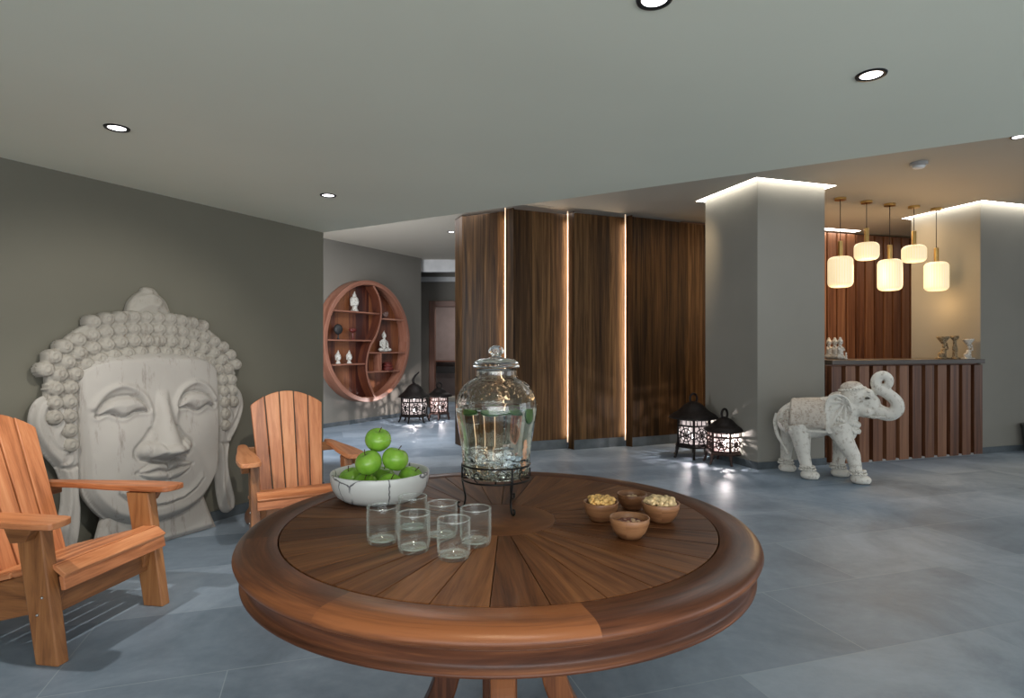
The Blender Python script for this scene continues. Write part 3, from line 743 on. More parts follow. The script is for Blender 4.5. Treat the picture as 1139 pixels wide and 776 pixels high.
# ------------------------------------------------------------------ adirondack chairs
def mk_chair(label,loc,rz):
    t=thing('adirondack_chair',label,'chair',loc,rz,'orange teak adirondack chairs')
    # local: y forward, x right, z up, origin between the front feet
    RX=lambda a: Matrix.Rotation(a,3,'X')
    for sx in(-1,1):
        # front leg leaning back toward its top
        b=MB(); b.prism([(-.052,0),(.052,0),(-.028,.55),(-.150,.55)],-.026,.026,Matrix.Translation((sx*.28,0,0))@Matrix(((0,0,1,0),(1,0,0,0),(0,1,0,0),(0,0,0,1))),along=1)
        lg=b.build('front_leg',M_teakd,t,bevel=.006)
        for (yy,zz) in [(-.01,.20),(.012,.27)]: MB().ell((sx*.308,yy-.03,zz),.006,nu=8,nv=6).build('screw',M_steel,lg)
        # side rail: long board from the front leg down to the floor at the back
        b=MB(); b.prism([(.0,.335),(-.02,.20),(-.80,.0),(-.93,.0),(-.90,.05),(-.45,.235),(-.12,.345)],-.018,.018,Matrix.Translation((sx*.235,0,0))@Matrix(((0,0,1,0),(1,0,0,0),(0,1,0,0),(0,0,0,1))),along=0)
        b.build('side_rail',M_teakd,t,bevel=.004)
        # armrest
        pts=crom([(-.045,-.68),(-.045,-.45),(-.06,-.25),(-.06,.0),(-.045,.07),(.035,.085),(.062,.05),(.065,-.15),(.035,-.42),(.005,-.68)],4,True)
        pts=[(sx*x,y) for x,y in pts]
        b=MB(); b.prism(pts,.555,.582,Matrix.Translation((sx*.31,0,0)),along=1); am=b.build('armrest',M_teak,t,bevel=.005)
        b=MB(); b.prism([(-.15,.552),(-.02,.552),(-.05,.50),(-.12,.49)],-.02,.02,Matrix.Translation((sx*.33,0,0))@Matrix(((0,0,1,0),(1,0,0,0),(0,1,0,0),(0,0,0,1))),along=0)
        b.build('arm_bracket',M_teakd,t,bevel=.003)
    # front apron
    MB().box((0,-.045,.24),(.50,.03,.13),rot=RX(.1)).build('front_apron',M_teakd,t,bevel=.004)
    # seat slats follow a curve
    cur=[(.038,.318,-1.35),(.026,.362,-.62),(-.028,.379,.0)]+[(-.028-.069*q,.379-.0185*q,.26) for q in range(1,7)]
    for i,(y,z,a) in enumerate(cur):
        MB().box((0,y,z),(.55,.059,.022),rot=RX(a)).build('seat_slat',M_teak,t,bevel=.004)
    # back slats, fan shaped, arched top
    BM=Matrix.Translation((0,-.43,.25))@Matrix.Rotation(.36,4,'X')
    n=5; wb=.40; wt=.49
    for i in range(n):
        f0=(i/n-.5); f1=((i+1)/n-.5); g_=.004
        ht=lambda fr: .745-.16*(abs(fr)*2)**2*.62
        pts=[(f0*wb+g_,-.02),(f1*wb-g_,-.02)]
        for k in range(5):
            fr=f1+(f0-f1)*k/4; pts.append((fr*wt+(-g_ if k==0 else g_ if k==4 else 0),ht(fr)))
        Mx=BM@Matrix.Rotation(PI/2,4,'X')
        MB().prism(pts,-.012,.012,Mx,along=1).build('back_slat',M_teak,t,bevel=.004)
    MB().box((0,-.60,.545),(.66,.03,.06),rot=RX(.0)).build('back_brace',M_teakd,t,bevel=.004)
    MB().box((0,-.50,.24),(.47,.03,.07),rot=RX(.36)).build('back_brace',M_teakd,t,bevel=.004)
    return t
# left chair faces right, second chair faces the camera
c1=Vector((-1.785,2.675,0)); f1=Vector((.987,-.16,0))
mk_chair('orange teak adirondack chair at the left edge, facing the table',c1,math.atan2(-f1.x,f1.y))
c2=Vector((-1.29,3.74,0)); f2=Vector((.49,-.87,0)).normalized()
mk_chair('orange teak adirondack chair behind the round table, arched back visible',c2,math.atan2(-f2.x,f2.y))

# ------------------------------------------------------------------ round table
TC=Vector((-.035,1.78,0)); TZ=.75
t=thing('round_table','large round reddish brown wooden pedestal table with radial planks','table',TC)
b=MB(); a0=math.radians(-90.8); da=math.radians(11.25); ri,ro=.165,.612
for k in range(32):
    gp=.0009; A1=a0+k*da; A2=A1+da
    def pt(r,a,s,z): 
        return (r*math.cos(a)-s*gp*math.sin(a)*-1*-1*-1 if False else r*math.cos(a)+s*gp*(-math.sin(a)), r*math.sin(a)+s*gp*math.cos(a), z)
    vs=[];segs=3
    ring=[pt(ri,A1,1,0)]+[pt(ro-.002,A1+(A2-A1)*j/segs,1-2*j/segs,0) for j in range(segs+1)]+[pt(ri,A2,-1,0)]
    poly=[(p[0],p[1]) for p in ring]
    off=R_.random()*40; mid=(A1+A2)/2; n=len(poly)
    vs=[(x,y,TZ-.025) for x,y in poly]+[(x,y,TZ) for x,y in poly]
    fs=[tuple(reversed(range(n))),tuple(range(n,2*n))]+[(i,(i+1)%n,n+(i+1)%n,n+i) for i in range(n)]
    uvf=lambda p:(p[0]*math.cos(mid)+p[1]*math.sin(mid)+off, -p[0]*math.sin(mid)+p[1]*math.cos(mid)+off)
    b.add(vs,fs,[[uvf(vs[i]) for i in f] for f in fs])
b.build('radial_planks',M_table,t,bevel=.0015)
b=MB(); b.lathe([(0,TZ-.012),(.1635,TZ-.012),(.1635,TZ-.001),(.161,TZ),(0,TZ)],64,tone=.45); b.build('center_disc',M_table,t)
b=MB(); b.lathe([(0,TZ-.026),(.62,TZ-.026),(.62,TZ-.03),(0,TZ-.03)],64); b.build('underlay',M_dark,t)
# rim in eight segments, moulded edge
prof=[(.6135,TZ-.03),(.6135,TZ-.001),(.615,TZ),(.675,TZ),(.695,TZ-.002),(.709,TZ-.007),(.717,TZ-.015),(.720,TZ-.023),(.717,TZ-.031),(.708,TZ-.037),(.700,TZ-.040)]
b=MB()
for k in range(8):
    A1=math.radians(-74)+k*PI/4; m=16; off=R_.random()*40
    vs=[];fs=[];uvs=[]
    ll=[0]
    for i in range(1,len(prof)): ll.append(ll[-1]+math.hypot(prof[i][0]-prof[i-1][0],prof[i][1]-prof[i-1][1]))
    for j in range(m+1):
        a=A1+(PI/4)*j/m
        for r,z in prof: vs.append((r*math.cos(a),r*math.sin(a),z))
    q=len(prof)
    for j in range(m):
        for i in range(q-1):
            fs.append((j*q+i,(j+1)*q+i,(j+1)*q+i+1,j*q+i+1)); 
            U=lambda jj:jj/m*.56+off
            uvs.append([(U(j),ll[i]),(U(j+1),ll[i]),(U(j+1),ll[i+1]),(U(j),ll[i+1])])
    b.add(vs,fs,uvs,(.32,.42,.3,.45,.35,.4,.5,.85)[k],0,True)
b.build('rim',M_rim,t)
b=MB(); b.lathe([(.66,TZ-.039),(.699,TZ-.039),(.697,TZ-.045),(.692,TZ-.070),(.694,TZ-.079),(.703,TZ-.084),(.704,TZ-.09),(.697,TZ-.094),(.66,TZ-.094),(.66,TZ-.039)],128,tone=.42); b.build('apron',M_rim,t)
for k in range(4):
    a=k*PI/2-PI/2+.06
    Mz=Matrix.Rotation(a,4,'Z')@Matrix.Rotation(PI/2,4,'X')
    cl_=crom([(.40,.655),(.30,.63),(.20,.53),(.155,.40),(.16,.28),(.23,.14),(.36,.04),(.44,.0)],5)
    P=np.array(cl_); Tn=np.gradient(P,axis=0); Tn/=np.linalg.norm(Tn,axis=1)[:,None]
    w=.036; lft=[(p[0]-tt[1]*w,max(0,p[1]+tt[0]*w)) for p,tt in zip(P,Tn)]; rgt=[(p[0]+tt[1]*w,max(0,p[1]-tt[0]*w)) for p,tt in zip(P,Tn)]
    MB().prism(lft+rgt[::-1],-.034,.034,Mz,along=1).build('leg',M_rim,t,bevel=.006)
MB().box((0,0,.345),(.10,.10,.62)).build('center_post',M_rim,t,bevel=.006)
MB().box((0,0,.645),(.9,.08,.03)).build('cross_brace',M_rim,t)

def on_table(px,py): 
    p=floor_pt(px,py,TZ); return p
# glasses
def tumbler(label,loc,r=.040,h=.096):
    b=MB(); w=.0016
    prof=[(0,0),(r*.70,0),(r*.86,.003),(r*.95,.010),(r*.99,.022),(r,.045),(r*.99,h-.002),(r*.985,h),(r*.965,h),(r-w-.0006,h-.003),(r-w,.045),(r*.99-w,.024),(r*.92-w,.014),(r*.8-w,.009),(0,.0075)]
    b.lathe(prof,48); o=b.build('drinking_glass',[M_glass,M_gedge_glint],None,weld=True); o.location=loc
    for p in o.data.polygons:
        if p.center.z>h-.0028 or (.0005<p.center.z<.013 and math.hypot(p.center.x,p.center.y)>r*.76): p.material_index=1
    return tag(o,label,'glass','empty clear tumblers on the table')
gl=[(425.3,604,'clear tumbler, leftmost of the six glasses'),(460.5,613,'clear tumbler in the front row, between leftmost and frontmost glasses'),(504.7,621,'clear tumbler standing nearest the table front edge'),(529,606,'clear tumbler, rightmost of the six glasses'),(492,599,'clear tumbler in the back row, left of the rightmost glass'),(459,590,'clear tumbler at the very back beside the marble bowl')]
for px,py,lb in gl:
    tumbler(lb,on_table(px,py))
# marble fruit bowl
bl=on_table(423,553.5); 
t=MB(); r=.163
prof=[(0,0),(.10,0),(.122,.004),(.142,.018),(.155,.040),(.161,.065),(.163,.088),(.1615,.0915),(.157,.092),(.153,.088),(.150,.065),(.143,.042),(.128,.022),(.10,.012),(0,.010)]
t.lathe(prof,72); o=t.build('fruit_bowl',M_marble); o.location=bl; tag(o,'white marble bowl with dark veins, heaped with green apples','bowl')
def apple(label,loc,r,tilt):
    prof=[]
    for i in range(25):
        a=PI*i/24
        rr=r*(math.sin(a)**.92)*(1.02+.05*math.cos(a)); z=r*.90*math.cos(a)-r*.20*math.exp(-(math.sin(a)/.28)**2)*(1 if a<PI/2 else -.7)
        prof.append((rr,z))
    b=MB(); b.lathe(prof[::-1],32,mod=lambda th,z:1+.015*math.cos(5*th)*(.5-z/r/2))
    o=b.build('apple',M_apple,None,weld=True); o.location=loc; o.rotation_euler=tilt; tag(o,label,'apple','green apples in the marble bowl')
    MB().tube([(0,0,r*.62),(.002,0,r*.85),(.006,.002,r*1.12)],[.0018,.0015,.002],6).build('stem',M_stem,o)
def atpx(px,py,Y): return Vector(((px-CX)/F*Y,Y,H+(CY-py)/F*Y))
r=.043
aps=[(420.5,489,2.045,'green apple on top of the pile',(.3,.2,0)),(410,514.5,1.985,'green apple in the middle tier, left of the pair',(.3,-.35,0)),(439.5,510.5,2.005,'green apple in the middle tier, right of the pair',(-.1,.3,0)),
(391,533,2.03,'low green apple at the left rim of the bowl',(.2,-.3,0)),(406,540.5,1.985,'low green apple at front left of the bowl',(.5,.1,0)),(434,541,1.955,'low green apple at the front centre of the bowl',(.4,.2,0)),(457,532,2.04,'low green apple at the right rim of the bowl',(.1,.5,0)),(425,531,2.08,'low green apple behind, hidden beneath the upper pair',(0,.2,0))]
for px,py,Y,lb,tl in aps:
    p=atpx(px,py,Y)
    apple('%s'%lb,p,r,tl)
# snack bowls
def snack(label,px,py,r,h,fillm,filllab,fz,cnt,two=None,size=.0072,long=1.6):
    p=on_table(px,py); b=MB()
    prof=[(0,0),(r*.42,0),(r*.58,.003),(r*.82,h*.35),(r*.96,h*.7),(r,h*.97),(r*.985,h),(r*.94,h),(r*.90,h*.72),(r*.76,h*.38),(r*.5,h*.16),(0,h*.13)]
    b.lathe(prof,48,tone=(.75 if r>.0525 and h<.0555 else .3 if r<.05 else .6)); o=b.build('snack_bowl',M_bowl); o.location=p; o.rotation_euler=(0,0,R_.random()*6); tag(o,label,'bowl','small wooden snack bowls')
    b=MB(); rf=r*(.90 if fz>.7 else .80)
    for i in range(cnt):
        a=R_.random()*2*PI; q=math.sqrt(R_.random())*(rf-size*1.2); z=h*fz+ (1-(q/rf)**2)*h*.22*(fz>.7)+R_.uniform(-.002,.008 if fz>.7 else .003)
        rot=Matrix.Rotation(R_.random()*6,3,'Z')@Matrix.Rotation(R_.random()*3,3,'X')
        s=size*R_.uniform(.7,1.2)
        b.ell((q*math.cos(a),q*math.sin(a),z),(s*long,s,s*.8),nu=8,nv=6,rot=rot,mi=(1 if two and R_.random()<.3 else 0))
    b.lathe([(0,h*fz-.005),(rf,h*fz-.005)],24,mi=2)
    o=b.build('snack_mix',[fillm,two or fillm,M_nutd]); o.location=p; tag(o,filllab,'snack',None,'stuff')
snack('light wooden bowl of golden snacks, leftmost of four',668.3,578.5,.051,.056,M_nuty,'golden puffed snacks heaped in the leftmost wooden bowl',.88,110)
snack('wooden bowl at the back of the group, darker and nearly empty',703,566,.047,.050,M_nutw,'few brown nuts low in the rear wooden bowl',.62,60)
snack('wooden bowl of pale nuts, rightmost of four',735,579.5,.0545,.056,M_nutp,'pale nuts heaped in the rightmost wooden bowl',.88,120)
snack('light wooden bowl nearest the table edge holding dark red nuts',700.2,597.5,.053,.055,M_nutr,'dark red nuts with light halves in the front wooden bowl',.66,110,M_nutw)

# ------------------------------------------------------------------ glass drinks jar on wire stand
J=Vector(((552-CX)/F*1.90,1.90,TZ))
def jz(y): return H+(CY-y)/F*1.90-TZ
px2=1.90/F
jt=thing('drinks_jar','large lidded glass jar of water with green citrus slices on the wire stand','jar',J)
out=[(0,jz(529)),(30*px2,jz(529)),(35*px2,jz(527)),(37*px2,jz(520)),(38*px2,jz(505)),(39.5*px2,jz(490)),(42*px2,jz(475)),(44.3*px2,jz(460)),(44.6*px2,jz(450)),(43*px2,jz(441)),(38.5*px2,jz(431)),(31*px2,jz(424)),(25*px2,jz(420.5)),(22.8*px2,jz(418)),(22.5*px2,jz(411))]
o2=[(r,z) for r,z in crom(out[1:],4)]; o2=[(0,jz(529))]+o2
w=.0035
inn=[(max(r-w,0),z+(.004 if i<6 else 0)) for i,(r,z) in enumerate(o2)][::-1]
wl=jz(452)
flute=lambda th,z:1+.012*abs(math.cos(4*th))*(1 if jz(520)<z<jz(436) else 0)
b=MB(); b.lathe(o2+[(22*px2-.001,jz(410.6))]+inn,96,mod=lambda th,z:1+(.016*abs(math.cos(4*th))-.008)*max(0,min(1,(z-jz(500))/.03))*max(0,min(1,(jz(430)-z)/.03)))
jar=b.build('jar_body',[M_jar,M_jarx],jt,weld=True)
for p in jar.data.polygons:
    z=p.center.z
    if z<jz(497) or jz(442)<z<jz(424): p.material_index=1
wpro=[(0,jz(529)+.0035)]+[(r-w+.0004,z+.0025) for r,z in o2[1:] if z<wl-.004]; rr=wpro[-1][0]
wpro+=[(44.3*px2-w+.0004,wl),(44*px2-w-.004,wl-.0008),(0,wl-.0008)]
b=MB(); b.lathe(wpro,96,mod=lambda th,z:1+(.016*abs(math.cos(4*th))-.008)*max(0,min(1,(z-jz(500))/.03))*max(0,min(1,(jz(430)-z)/.03))); b.build('water',M_water,jt,weld=True)
b=MB(); lid=[(0,jz(407)),(22*px2,jz(407)),(25.5*px2,jz(408.5)),(26*px2,jz(406)),(25*px2,jz(402.5)),(20*px2,jz(399.5)),(10*px2,jz(398)),(5.5*px2,jz(397)),(5*px2,jz(395)),(8*px2,jz(392)),(8.4*px2,jz(389)),(6*px2,jz(386)),(3*px2,jz(384.3)),(0,jz(384))]
b.lathe(lid,64,mod=lambda th,z:1+(.03*math.cos(8*th) if z>jz(397) else 0)); b.build('lid',M_jar,jt,weld=True)
# citrus slices floating at the surface
for i,(a,q,tx) in enumerate([(-1.0,.085,.15),(-.35,.095,1.1),(-1.75,.09,.2),(-2.5,.088,.25),(.6,.07,.1),(1.8,.06,.15),(-1.35,.05,.1),(-.6,.055,.3)]):
    b=MB(); b.lathe([(0,-.002),(.024,-.002),(.026,0),(.024,.002),(0,.002)],24,mi=0); b.lathe([(0,.0022),(.021,.0022)],24,mi=1); b.lathe([(0,-.0022),(.021,-.0022)],24,mi=1)
    o=b.build('citrus_slice',[M_lime,M_limein]); o.location=J+Vector((q*math.cos(a),q*math.sin(a),wl-.012-(.012 if tx>1 else 0))); o.rotation_euler=(tx if tx<1 else 1.45,.1,a+PI/2)
    tag(o,'green citrus slice floating near the top of the water in the glass jar','citrus slice','citrus slices floating in the jar')
# wire stand
st=thing('wire_stand','black wrought wire stand with scrolls carrying the glass jar','stand',J)
def ringp(r,z,n=40): return [(r*math.cos(2*PI*k/n),r*math.sin(2*PI*k/n),z) for k in range(n)]
rs=.107; z1=jz(515); z0=jz(531)
MB().tube(ringp(rs,z1),.0028,8,closed=True).build('upper_ring',M_wire,st)
MB().tube(ringp(rs,z0),.0028,8,closed=True).build('lower_ring',M_wire,st)
MB().tube([(-rs,0,z0),(rs,0,z0)],.0025,8).tube([(0,-rs,z0),(0,rs,z0)],.0025,8).build('support_cross',M_wire,st)
b=MB(); nn_=9
for k in range(nn_):
    a=2*PI*k/nn_; path=[]
    for i in range(15):
        u=i/14; ph=u*4.2; rad=(1-u*.75)*.020*(1 if k%2 else -1)
        aa=a+rad*math.sin(ph)/rs; path.append((rs*math.cos(aa),rs*math.sin(aa),(z0+z1)/2+ rad*math.cos(ph)*.9))
    MB().tube(path,.0019,6).build('scroll',M_wire,st)
for a in(-62,-176,62):
    ar=math.radians(a); c,s_=math.cos(ar),math.sin(ar)
    pp=crom([(rs,z1),(rs,z0),(rs-.006,z0-.035),(rs-.010,.035),(rs-.006,.012),(rs+.004,.0035),(rs+.014,.008),(rs+.014,.019),(rs+.006,.019)],4)
    MB().tube([(r_*c,r_*s_,z_) for r_,z_ in pp],.003,8).build('leg',M_wire,st)

# ------------------------------------------------------------------ iron lanterns
def lantern(label,loc,rz,rb,zf,zb,zt,rr,zp,hook,m_body,energy,grp='pierced iron pagoda lanterns on the floor'):
    t=thing('pagoda_lantern',label,'lantern',loc,rz,grp)
    hexp=lambda r,z:[(r*math.cos(PI/3*k),r*math.sin(PI/3*k),z) for k in range(6)]
    b=MB(); b.lathe([(0,zb-.035),(rb*1.12,zb-.035),(rb*1.16,zb-.02),(rb*1.05,zb),(0,zb)],6,sm=False); b.build('base_plate',m_body,t)
    for k in range(6):
        a=PI/3*k; c,s=math.cos(a),math.sin(a)
        MB().tube([(rb*1.08*c,rb*1.08*s,zb-.03),(rb*1.1*c,rb*1.1*s,zb*.45),(rb*1.2*c,rb*1.2*s,.012),(rb*1.27*c,rb*1.27*s,.004)],[.022,.014,.013,.016],6).build('foot',m_body,t)
    # six pierced panels, posts between them
    b=MB(); q=MB()
    for k in range(6):
        a0,a1=PI/3*k,PI/3*(k+1); A=Vector((rb*math.cos(a0),rb*math.sin(a0),0)); B=Vector((rb*math.cos(a1),rb*math.sin(a1),0))
        MB().tube([A+Vector((0,0,zb)),A+Vector((0,0,zt))],.014,6).build('corner_post',m_body,t)
        d=(B-A); L=d.length; d.normalize(); h=zt-zb
        P=lambda u,v:A+d*(L*u)+Vector((0,0,zb+h*v))
        w=.007
        for v in(.02,.74,.98): q.tube([P(0,v),P(1,v)],.011,4)
        for u in(.22,.5,.78): q.tube([P(u,.74),P(u,1)],w,4)
        ctr=(.5,.38)
        for j in range(8):
            aa=PI/4*j+.39; q.tube([P(.5,.38),P(.5+.47*math.cos(aa),.38+.36*math.sin(aa))],w*1.15,4)
        for rad in(.17,.33):
            q.tube([P(.5+rad*math.cos(2*PI*j/16),.38+rad*.8*math.sin(2*PI*j/16)) for j in range(16)],w,4,closed=True)
    q.build('pierced_panels',m_body,t)
    # flared six sided roof
    rr*=1.14; dz_=zp-zt
    prof=[(rr*.98,zt+.0),(rr*1.02,zt+.012),(rr*.86,zt+.055),(rr*.62,zt+dz_*.42),(rr*.46,zt+dz_*.70),(rr*.28,zt+dz_*.93),(0,zp+.01)]
    b=MB(); b.lathe([(0,zt+.04),(rb*.9,zt+.012)]+prof,6,mod=lambda th,z:1.0)
    o=b.build('roof',M_black,t,weld=True); m=o.modifiers.new('s','SUBSURF'); m.levels=m.render_levels=2; m.subdivision_type='CATMULL_CLARK'
    if hook=='ring':
        R=.045; MB().tube([(R*math.cos(2*PI*j/20),0,zp+R-.01+1.25*R*math.sin(2*PI*j/20)) for j in range(20)],.013,8,closed=True).build('ring_handle',M_black,t)
    else:
        MB().tube(crom([(0,0,zp-.02),(-.02,0,zp+.05),(.01,0,zp+.12),(.07,0,zp+.18),(.085,0,zp+.20)],4),[.022]*6+[.018]*4+[.012]*4+[.006]*3,8).build('finial',M_black,t)
    # see-through sleeve added to glow behind the piercings, and lamp
    b=MB(); b.lathe([(rb*.84,zb+.01),(rb*.84,zt-.01)],6,sm=False); b.build('glow_sleeve',M_sleeve,t)
    MB().ell((0,0,zb+.075),(.016,.016,.028)).build('bulb',M_lamp,t)
    L=bpy.data.lights.new('lantern_light','POINT'); L.energy=energy; L.color=(1,.9,.88); L.shadow_soft_size=.012
    o=bpy.data.objects.new('lantern_light',L); C.objects.link(o); o.location=Vector(loc)+Vector((0,0,zb+.145))
lantern('taller black roofed iron lantern by the wooden screen, left of the right pair',(2.11,7.0,0),.25,.195,.0,.155,.445,.30,.64,'ring',M_black,22)
lantern('shorter rust brown iron lantern beside the grey column',(2.335,6.62,0),.52,.180,0,.135,.350,.235,.50,'ring',M_rust,22)
lantern('black iron lantern with upright finial under the round shelf',(-1.68,10.35,0),.3,.215,0,.13,.42,.29,.66,'fin',M_black,34)
lantern('brown iron lantern right of the finial lantern, near the doorway',(-1.30,10.75,0),.6,.17,0,.13,.40,.25,.56,'ring',M_rust,22)

# ------------------------------------------------------------------ elephant
EO=Vector((3.03,5.88,0)); ef=Vector((.87,-.5,0)).normalized()
t=thing('elephant_statue','whitewashed carved wooden elephant with raised curled trunk before the counter','elephant statue',EO,math.atan2(ef.y,ef.x))
b=MB()
RY=lambda a: Matrix.Rotation(a,3,'Y')
b.ell((-.13,0,.565),(.27,.185,.195),nu=24,nv=16); b.ell((.06,0,.60),(.22,.175,.19),nu=24,nv=16); b.ell((-.26,0,.545),(.155,.165,.165)); b.ell((.17,0,.52),(.14,.15,.19))
b.ell((.20,0,.68),(.13,.12,.14)); b.ell((.275,0,.79),(.125,.105,.125)); b.ell((.265,0,.865),(.095,.085,.075)); b.ell((.345,0,.79),(.10,.085,.10)); b.ell((.30,0,.70),(.10,.09,.09)); b.ell((.36,0,.655),(.075,.06,.055)); b.ell((.395,0,.73),(.09,.07,.10),rot=RY(.5))
for sy in(-1,1): b.ell((.385,sy*.055,.825),(.05,.035,.05)); b.ell((.37,sy*.06,.66),(.055,.035,.045))
# trunk
tp=crom([(.36,0,.76),(.43,0,.69),(.50,0,.652),(.565,0,.645),(.615,0,.69),(.608,0,.765),(.545,0,.83),(.475,0,.875),(.447,0,.93),(.463,0,.985),(.51,0,1.005),(.548,0,.975),(.552,0,.935),(.535,0,.90)],5)
k=len(tp); b.tube(tp,[.082-.046*(i/(k-1))**.6 for i in range(k)],14)
# legs: (points, radii)
legs=[([(-.20,-.10,.50),(-.175,-.13,.36),(-.155,-.14,.22),(-.128,-.145,.11),(-.122,-.145,.06)],[.115,.085,.060,.052,.05],(-.10,-.15)),
([(-.28,.09,.50),(-.31,.12,.36),(-.335,.13,.22),(-.34,.13,.12),(-.34,.13,.06)],[.11,.08,.058,.052,.05],(-.325,.13)),
([(.14,-.09,.52),(.19,-.12,.38),(.262,-.13,.25),(.285,-.14,.14),(.30,-.14,.06)],[.12,.085,.065,.052,.05],(.325,-.14)),
([(.16,.09,.50),(.16,.11,.36),(.145,.12,.22),(.13,.12,.12),(.13,.12,.06)],[.11,.08,.062,.054,.05],(.15,.12))]
for pts,rad,ft in legs:
    b.tube(pts,rad,14)
    b.ell((ft[0],ft[1],.038),(.088,.074,.05))
    for q in(-1,0,1): b.ell((ft[0]+.055,ft[1]+q*.032,.022),(.022,.018,.02))
# flatten feet to the floor
b.v=[(x,y,max(z,.0)) for x,y,z in b.v]
body=b.build('body',M_ele,t,remesh=.0085,smooth=4)
MB().tube(crom([(-.405,0,.60),(-.425,0,.50),(-.40,-.01,.38),(-.33,-.03,.26),(-.30,-.04,.20)],5),[.022]*6+[.018]*6+[.014]*5+[.018]*4,8).build('tail',M_ele,t)
for sy in(-1,1):
    # fan ear with raised ribs
    earp=crom([(.06,.79),(.13,.82),(.205,.79),(.245,.71),(.24,.61),(.18,.52),(.06,.455),(.04,.56),(.035,.70)],5,True)
    P=np.array(earp); cx,cz=.20,.75
    b=MB(); rings=8; n=len(P); vs=[];fs=[]
    for j in range(rings+1):
        f=1-j/rings
        for i,(x,z) in enumerate(P):
            X=cx+(x-cx)*f; Z=cz+(z-cz)*f; d=math.hypot(x-cx,z-cz); aa=math.atan2(z-cz,x-cx)
            rib=.028*max(0,math.cos(aa*12))*(math.sin(PI*min(1,f*1.05))if f<.97 else 0)
            y=.128+.045*(f**1.5)*(1-(X-.04)*2)+rib+(.012 if f>.93 else 0)
            if j==0: y-=.0
            vs.append((X,sy*y,Z))
    for j in range(rings):
        for i in range(n): 
            q=(i+1)%n; fs.append((j*n+i,j*n+q,(j+1)*n+q,(j+1)*n+i))
    b.add(vs,fs,None,.5,0,True)
    o=b.build('ear',M_ele,t,weld=True); m=o.modifiers.new('so','SOLIDIFY'); m.thickness=.02; m.offset=0; m=o.modifiers.new('ss','SUBSURF'); m.levels=m.render_levels=1
    MB().tube([(p[0],sy*(.128+.045*(1-(p[0]-.04)*2)+.008),p[1]) for p in earp],.009,6,closed=True).build('ear_rim',M_ele,t)
    MB().tube([(.36,sy*.05,.625),(.43,sy*.075,.615),(.52,sy*.085,.622)],[.018,.015,.009],8).build('tusk',M_fig,t)
    MB().ell((.378,sy*.083,.79),(.022,.012,.012)).build('eye',plain('dark eye',(.10,.09,.07),.4),t)
    MB().tube(crom([(.34,sy*.088,.80),(.378,sy*.096,.812),(.41,sy*.085,.79)],5),.006,6).tube(crom([(.345,sy*.09,.785),(.378,sy*.097,.773),(.405,sy*.086,.785)],5),.005,6).build('eyelid',M_ele,t)
# saddle cloth hugging the body
def bodyr(x):  # half width, half height, centre z
    return .190,.205,.565
b=MB(); vs=[];fs=[]; nx=24; na=36
for i in range(nx+1):
    x=-.275+.315*i/nx
    e=1-.16*((x+.06)/.3)**2
    for j in range(na+1):
        a=-.42+(PI+.84)*j/na
        yy=math.cos(a)*.203*e; zz=.572+math.sin(a)*.203*e+.02*(x+.1)
        if j in(2,3,na-2,na-3) : yy*=1.03
        if i in(1,2,nx-1,nx-2): yy*=1.025; zz=.572+(zz-.572)*1.025
        vs.append((x,yy,zz))
for i in range(nx):
    for j in range(na): fs.append((i*(na+1)+j,i*(na+1)+j+1,(i+1)*(na+1)+j+1,(i+1)*(na+1)+j))
b.add(vs,fs,None,.5,0,True); o=b.build('saddle_cloth',M_ele2,t); m=o.modifiers.new('so','SOLIDIFY'); m.thickness=.014
b=MB()
for i in range(0,26):
    x=-.27+.305*i/25
    for sy in(-1,1): b.ell((x,sy*.187,.470-.006),(.009,.008,.016),nu=8,nv=6)
b.build('cloth_fringe',M_ele,t)
# carved scrolls on the rump
b=MB()
for i in range(16):
    a=R_.uniform(0,6); x=R_.uniform(-.36,-.24); z=R_.uniform(.42,.66)
    path=[]
    for j in range(12):
        u=j/11; rad=.026*(1-.7*u); ang=a+u*6; X=x+rad*math.cos(ang); Z=z+rad*math.sin(ang)
        e=1-((X+.26)/.165)**2-((Z-.545)/.17)**2; 
        path.append((X,-.168*math.sqrt(max(e,.02))-.004,Z))
    b.tube(path,.0055,5)
b.build('rump_carving',M_ele2,t)
# headdress cap with beads, necklace, anklets
b=MB(); b.ell((.245,0,.885),(.098,.082,.058),rot=RY(-.15)); 
b.build('headdress',M_ele2,t,remesh=.006,smooth=2)
b=MB()
for i in range(26):
    a=2*PI*i/26; b.ell((.252+.108*math.cos(a),.092*math.sin(a),.868+.016*math.cos(a)),.0125,nu=8,nv=6)
for i in range(15):
    u=i/14*PI; b.ell((.375-.02*math.sin(u)+.02,.10*math.cos(u),.85-.0*u),.010,nu=8,nv=6)
b.build('headdress_beads',M_ele,t)
b=MB()
for r_,zc,n,sz in[(.152,.60,26,.016),(.168,.54,28,.022),(.172,.475,26,.020)]:
    for i in range(n):
        a=-PI*.62+PI*1.24*i/(n-1); b.ell((.15+r_*.95*math.cos(a),r_*.98*math.sin(a),zc-.05*math.cos(a)+.04+R_.uniform(-.006,.006)),(sz*.8,sz*.8,sz*1.1),nu=8,nv=6)
b.build('necklace',M_ele,t)
for pts,rad,ft in legs:
    c=pts[-1]; b=MB()
    for zz_,rr_ in((.092,.069),(.118,.061)):
        for i in range(18): a=2*PI*i/18; b.ell((c[0]+rr_*math.cos(a),c[1]+rr_*math.sin(a),zz_),.011,nu=8,nv=6)
    b.build('anklet',M_ele,t)

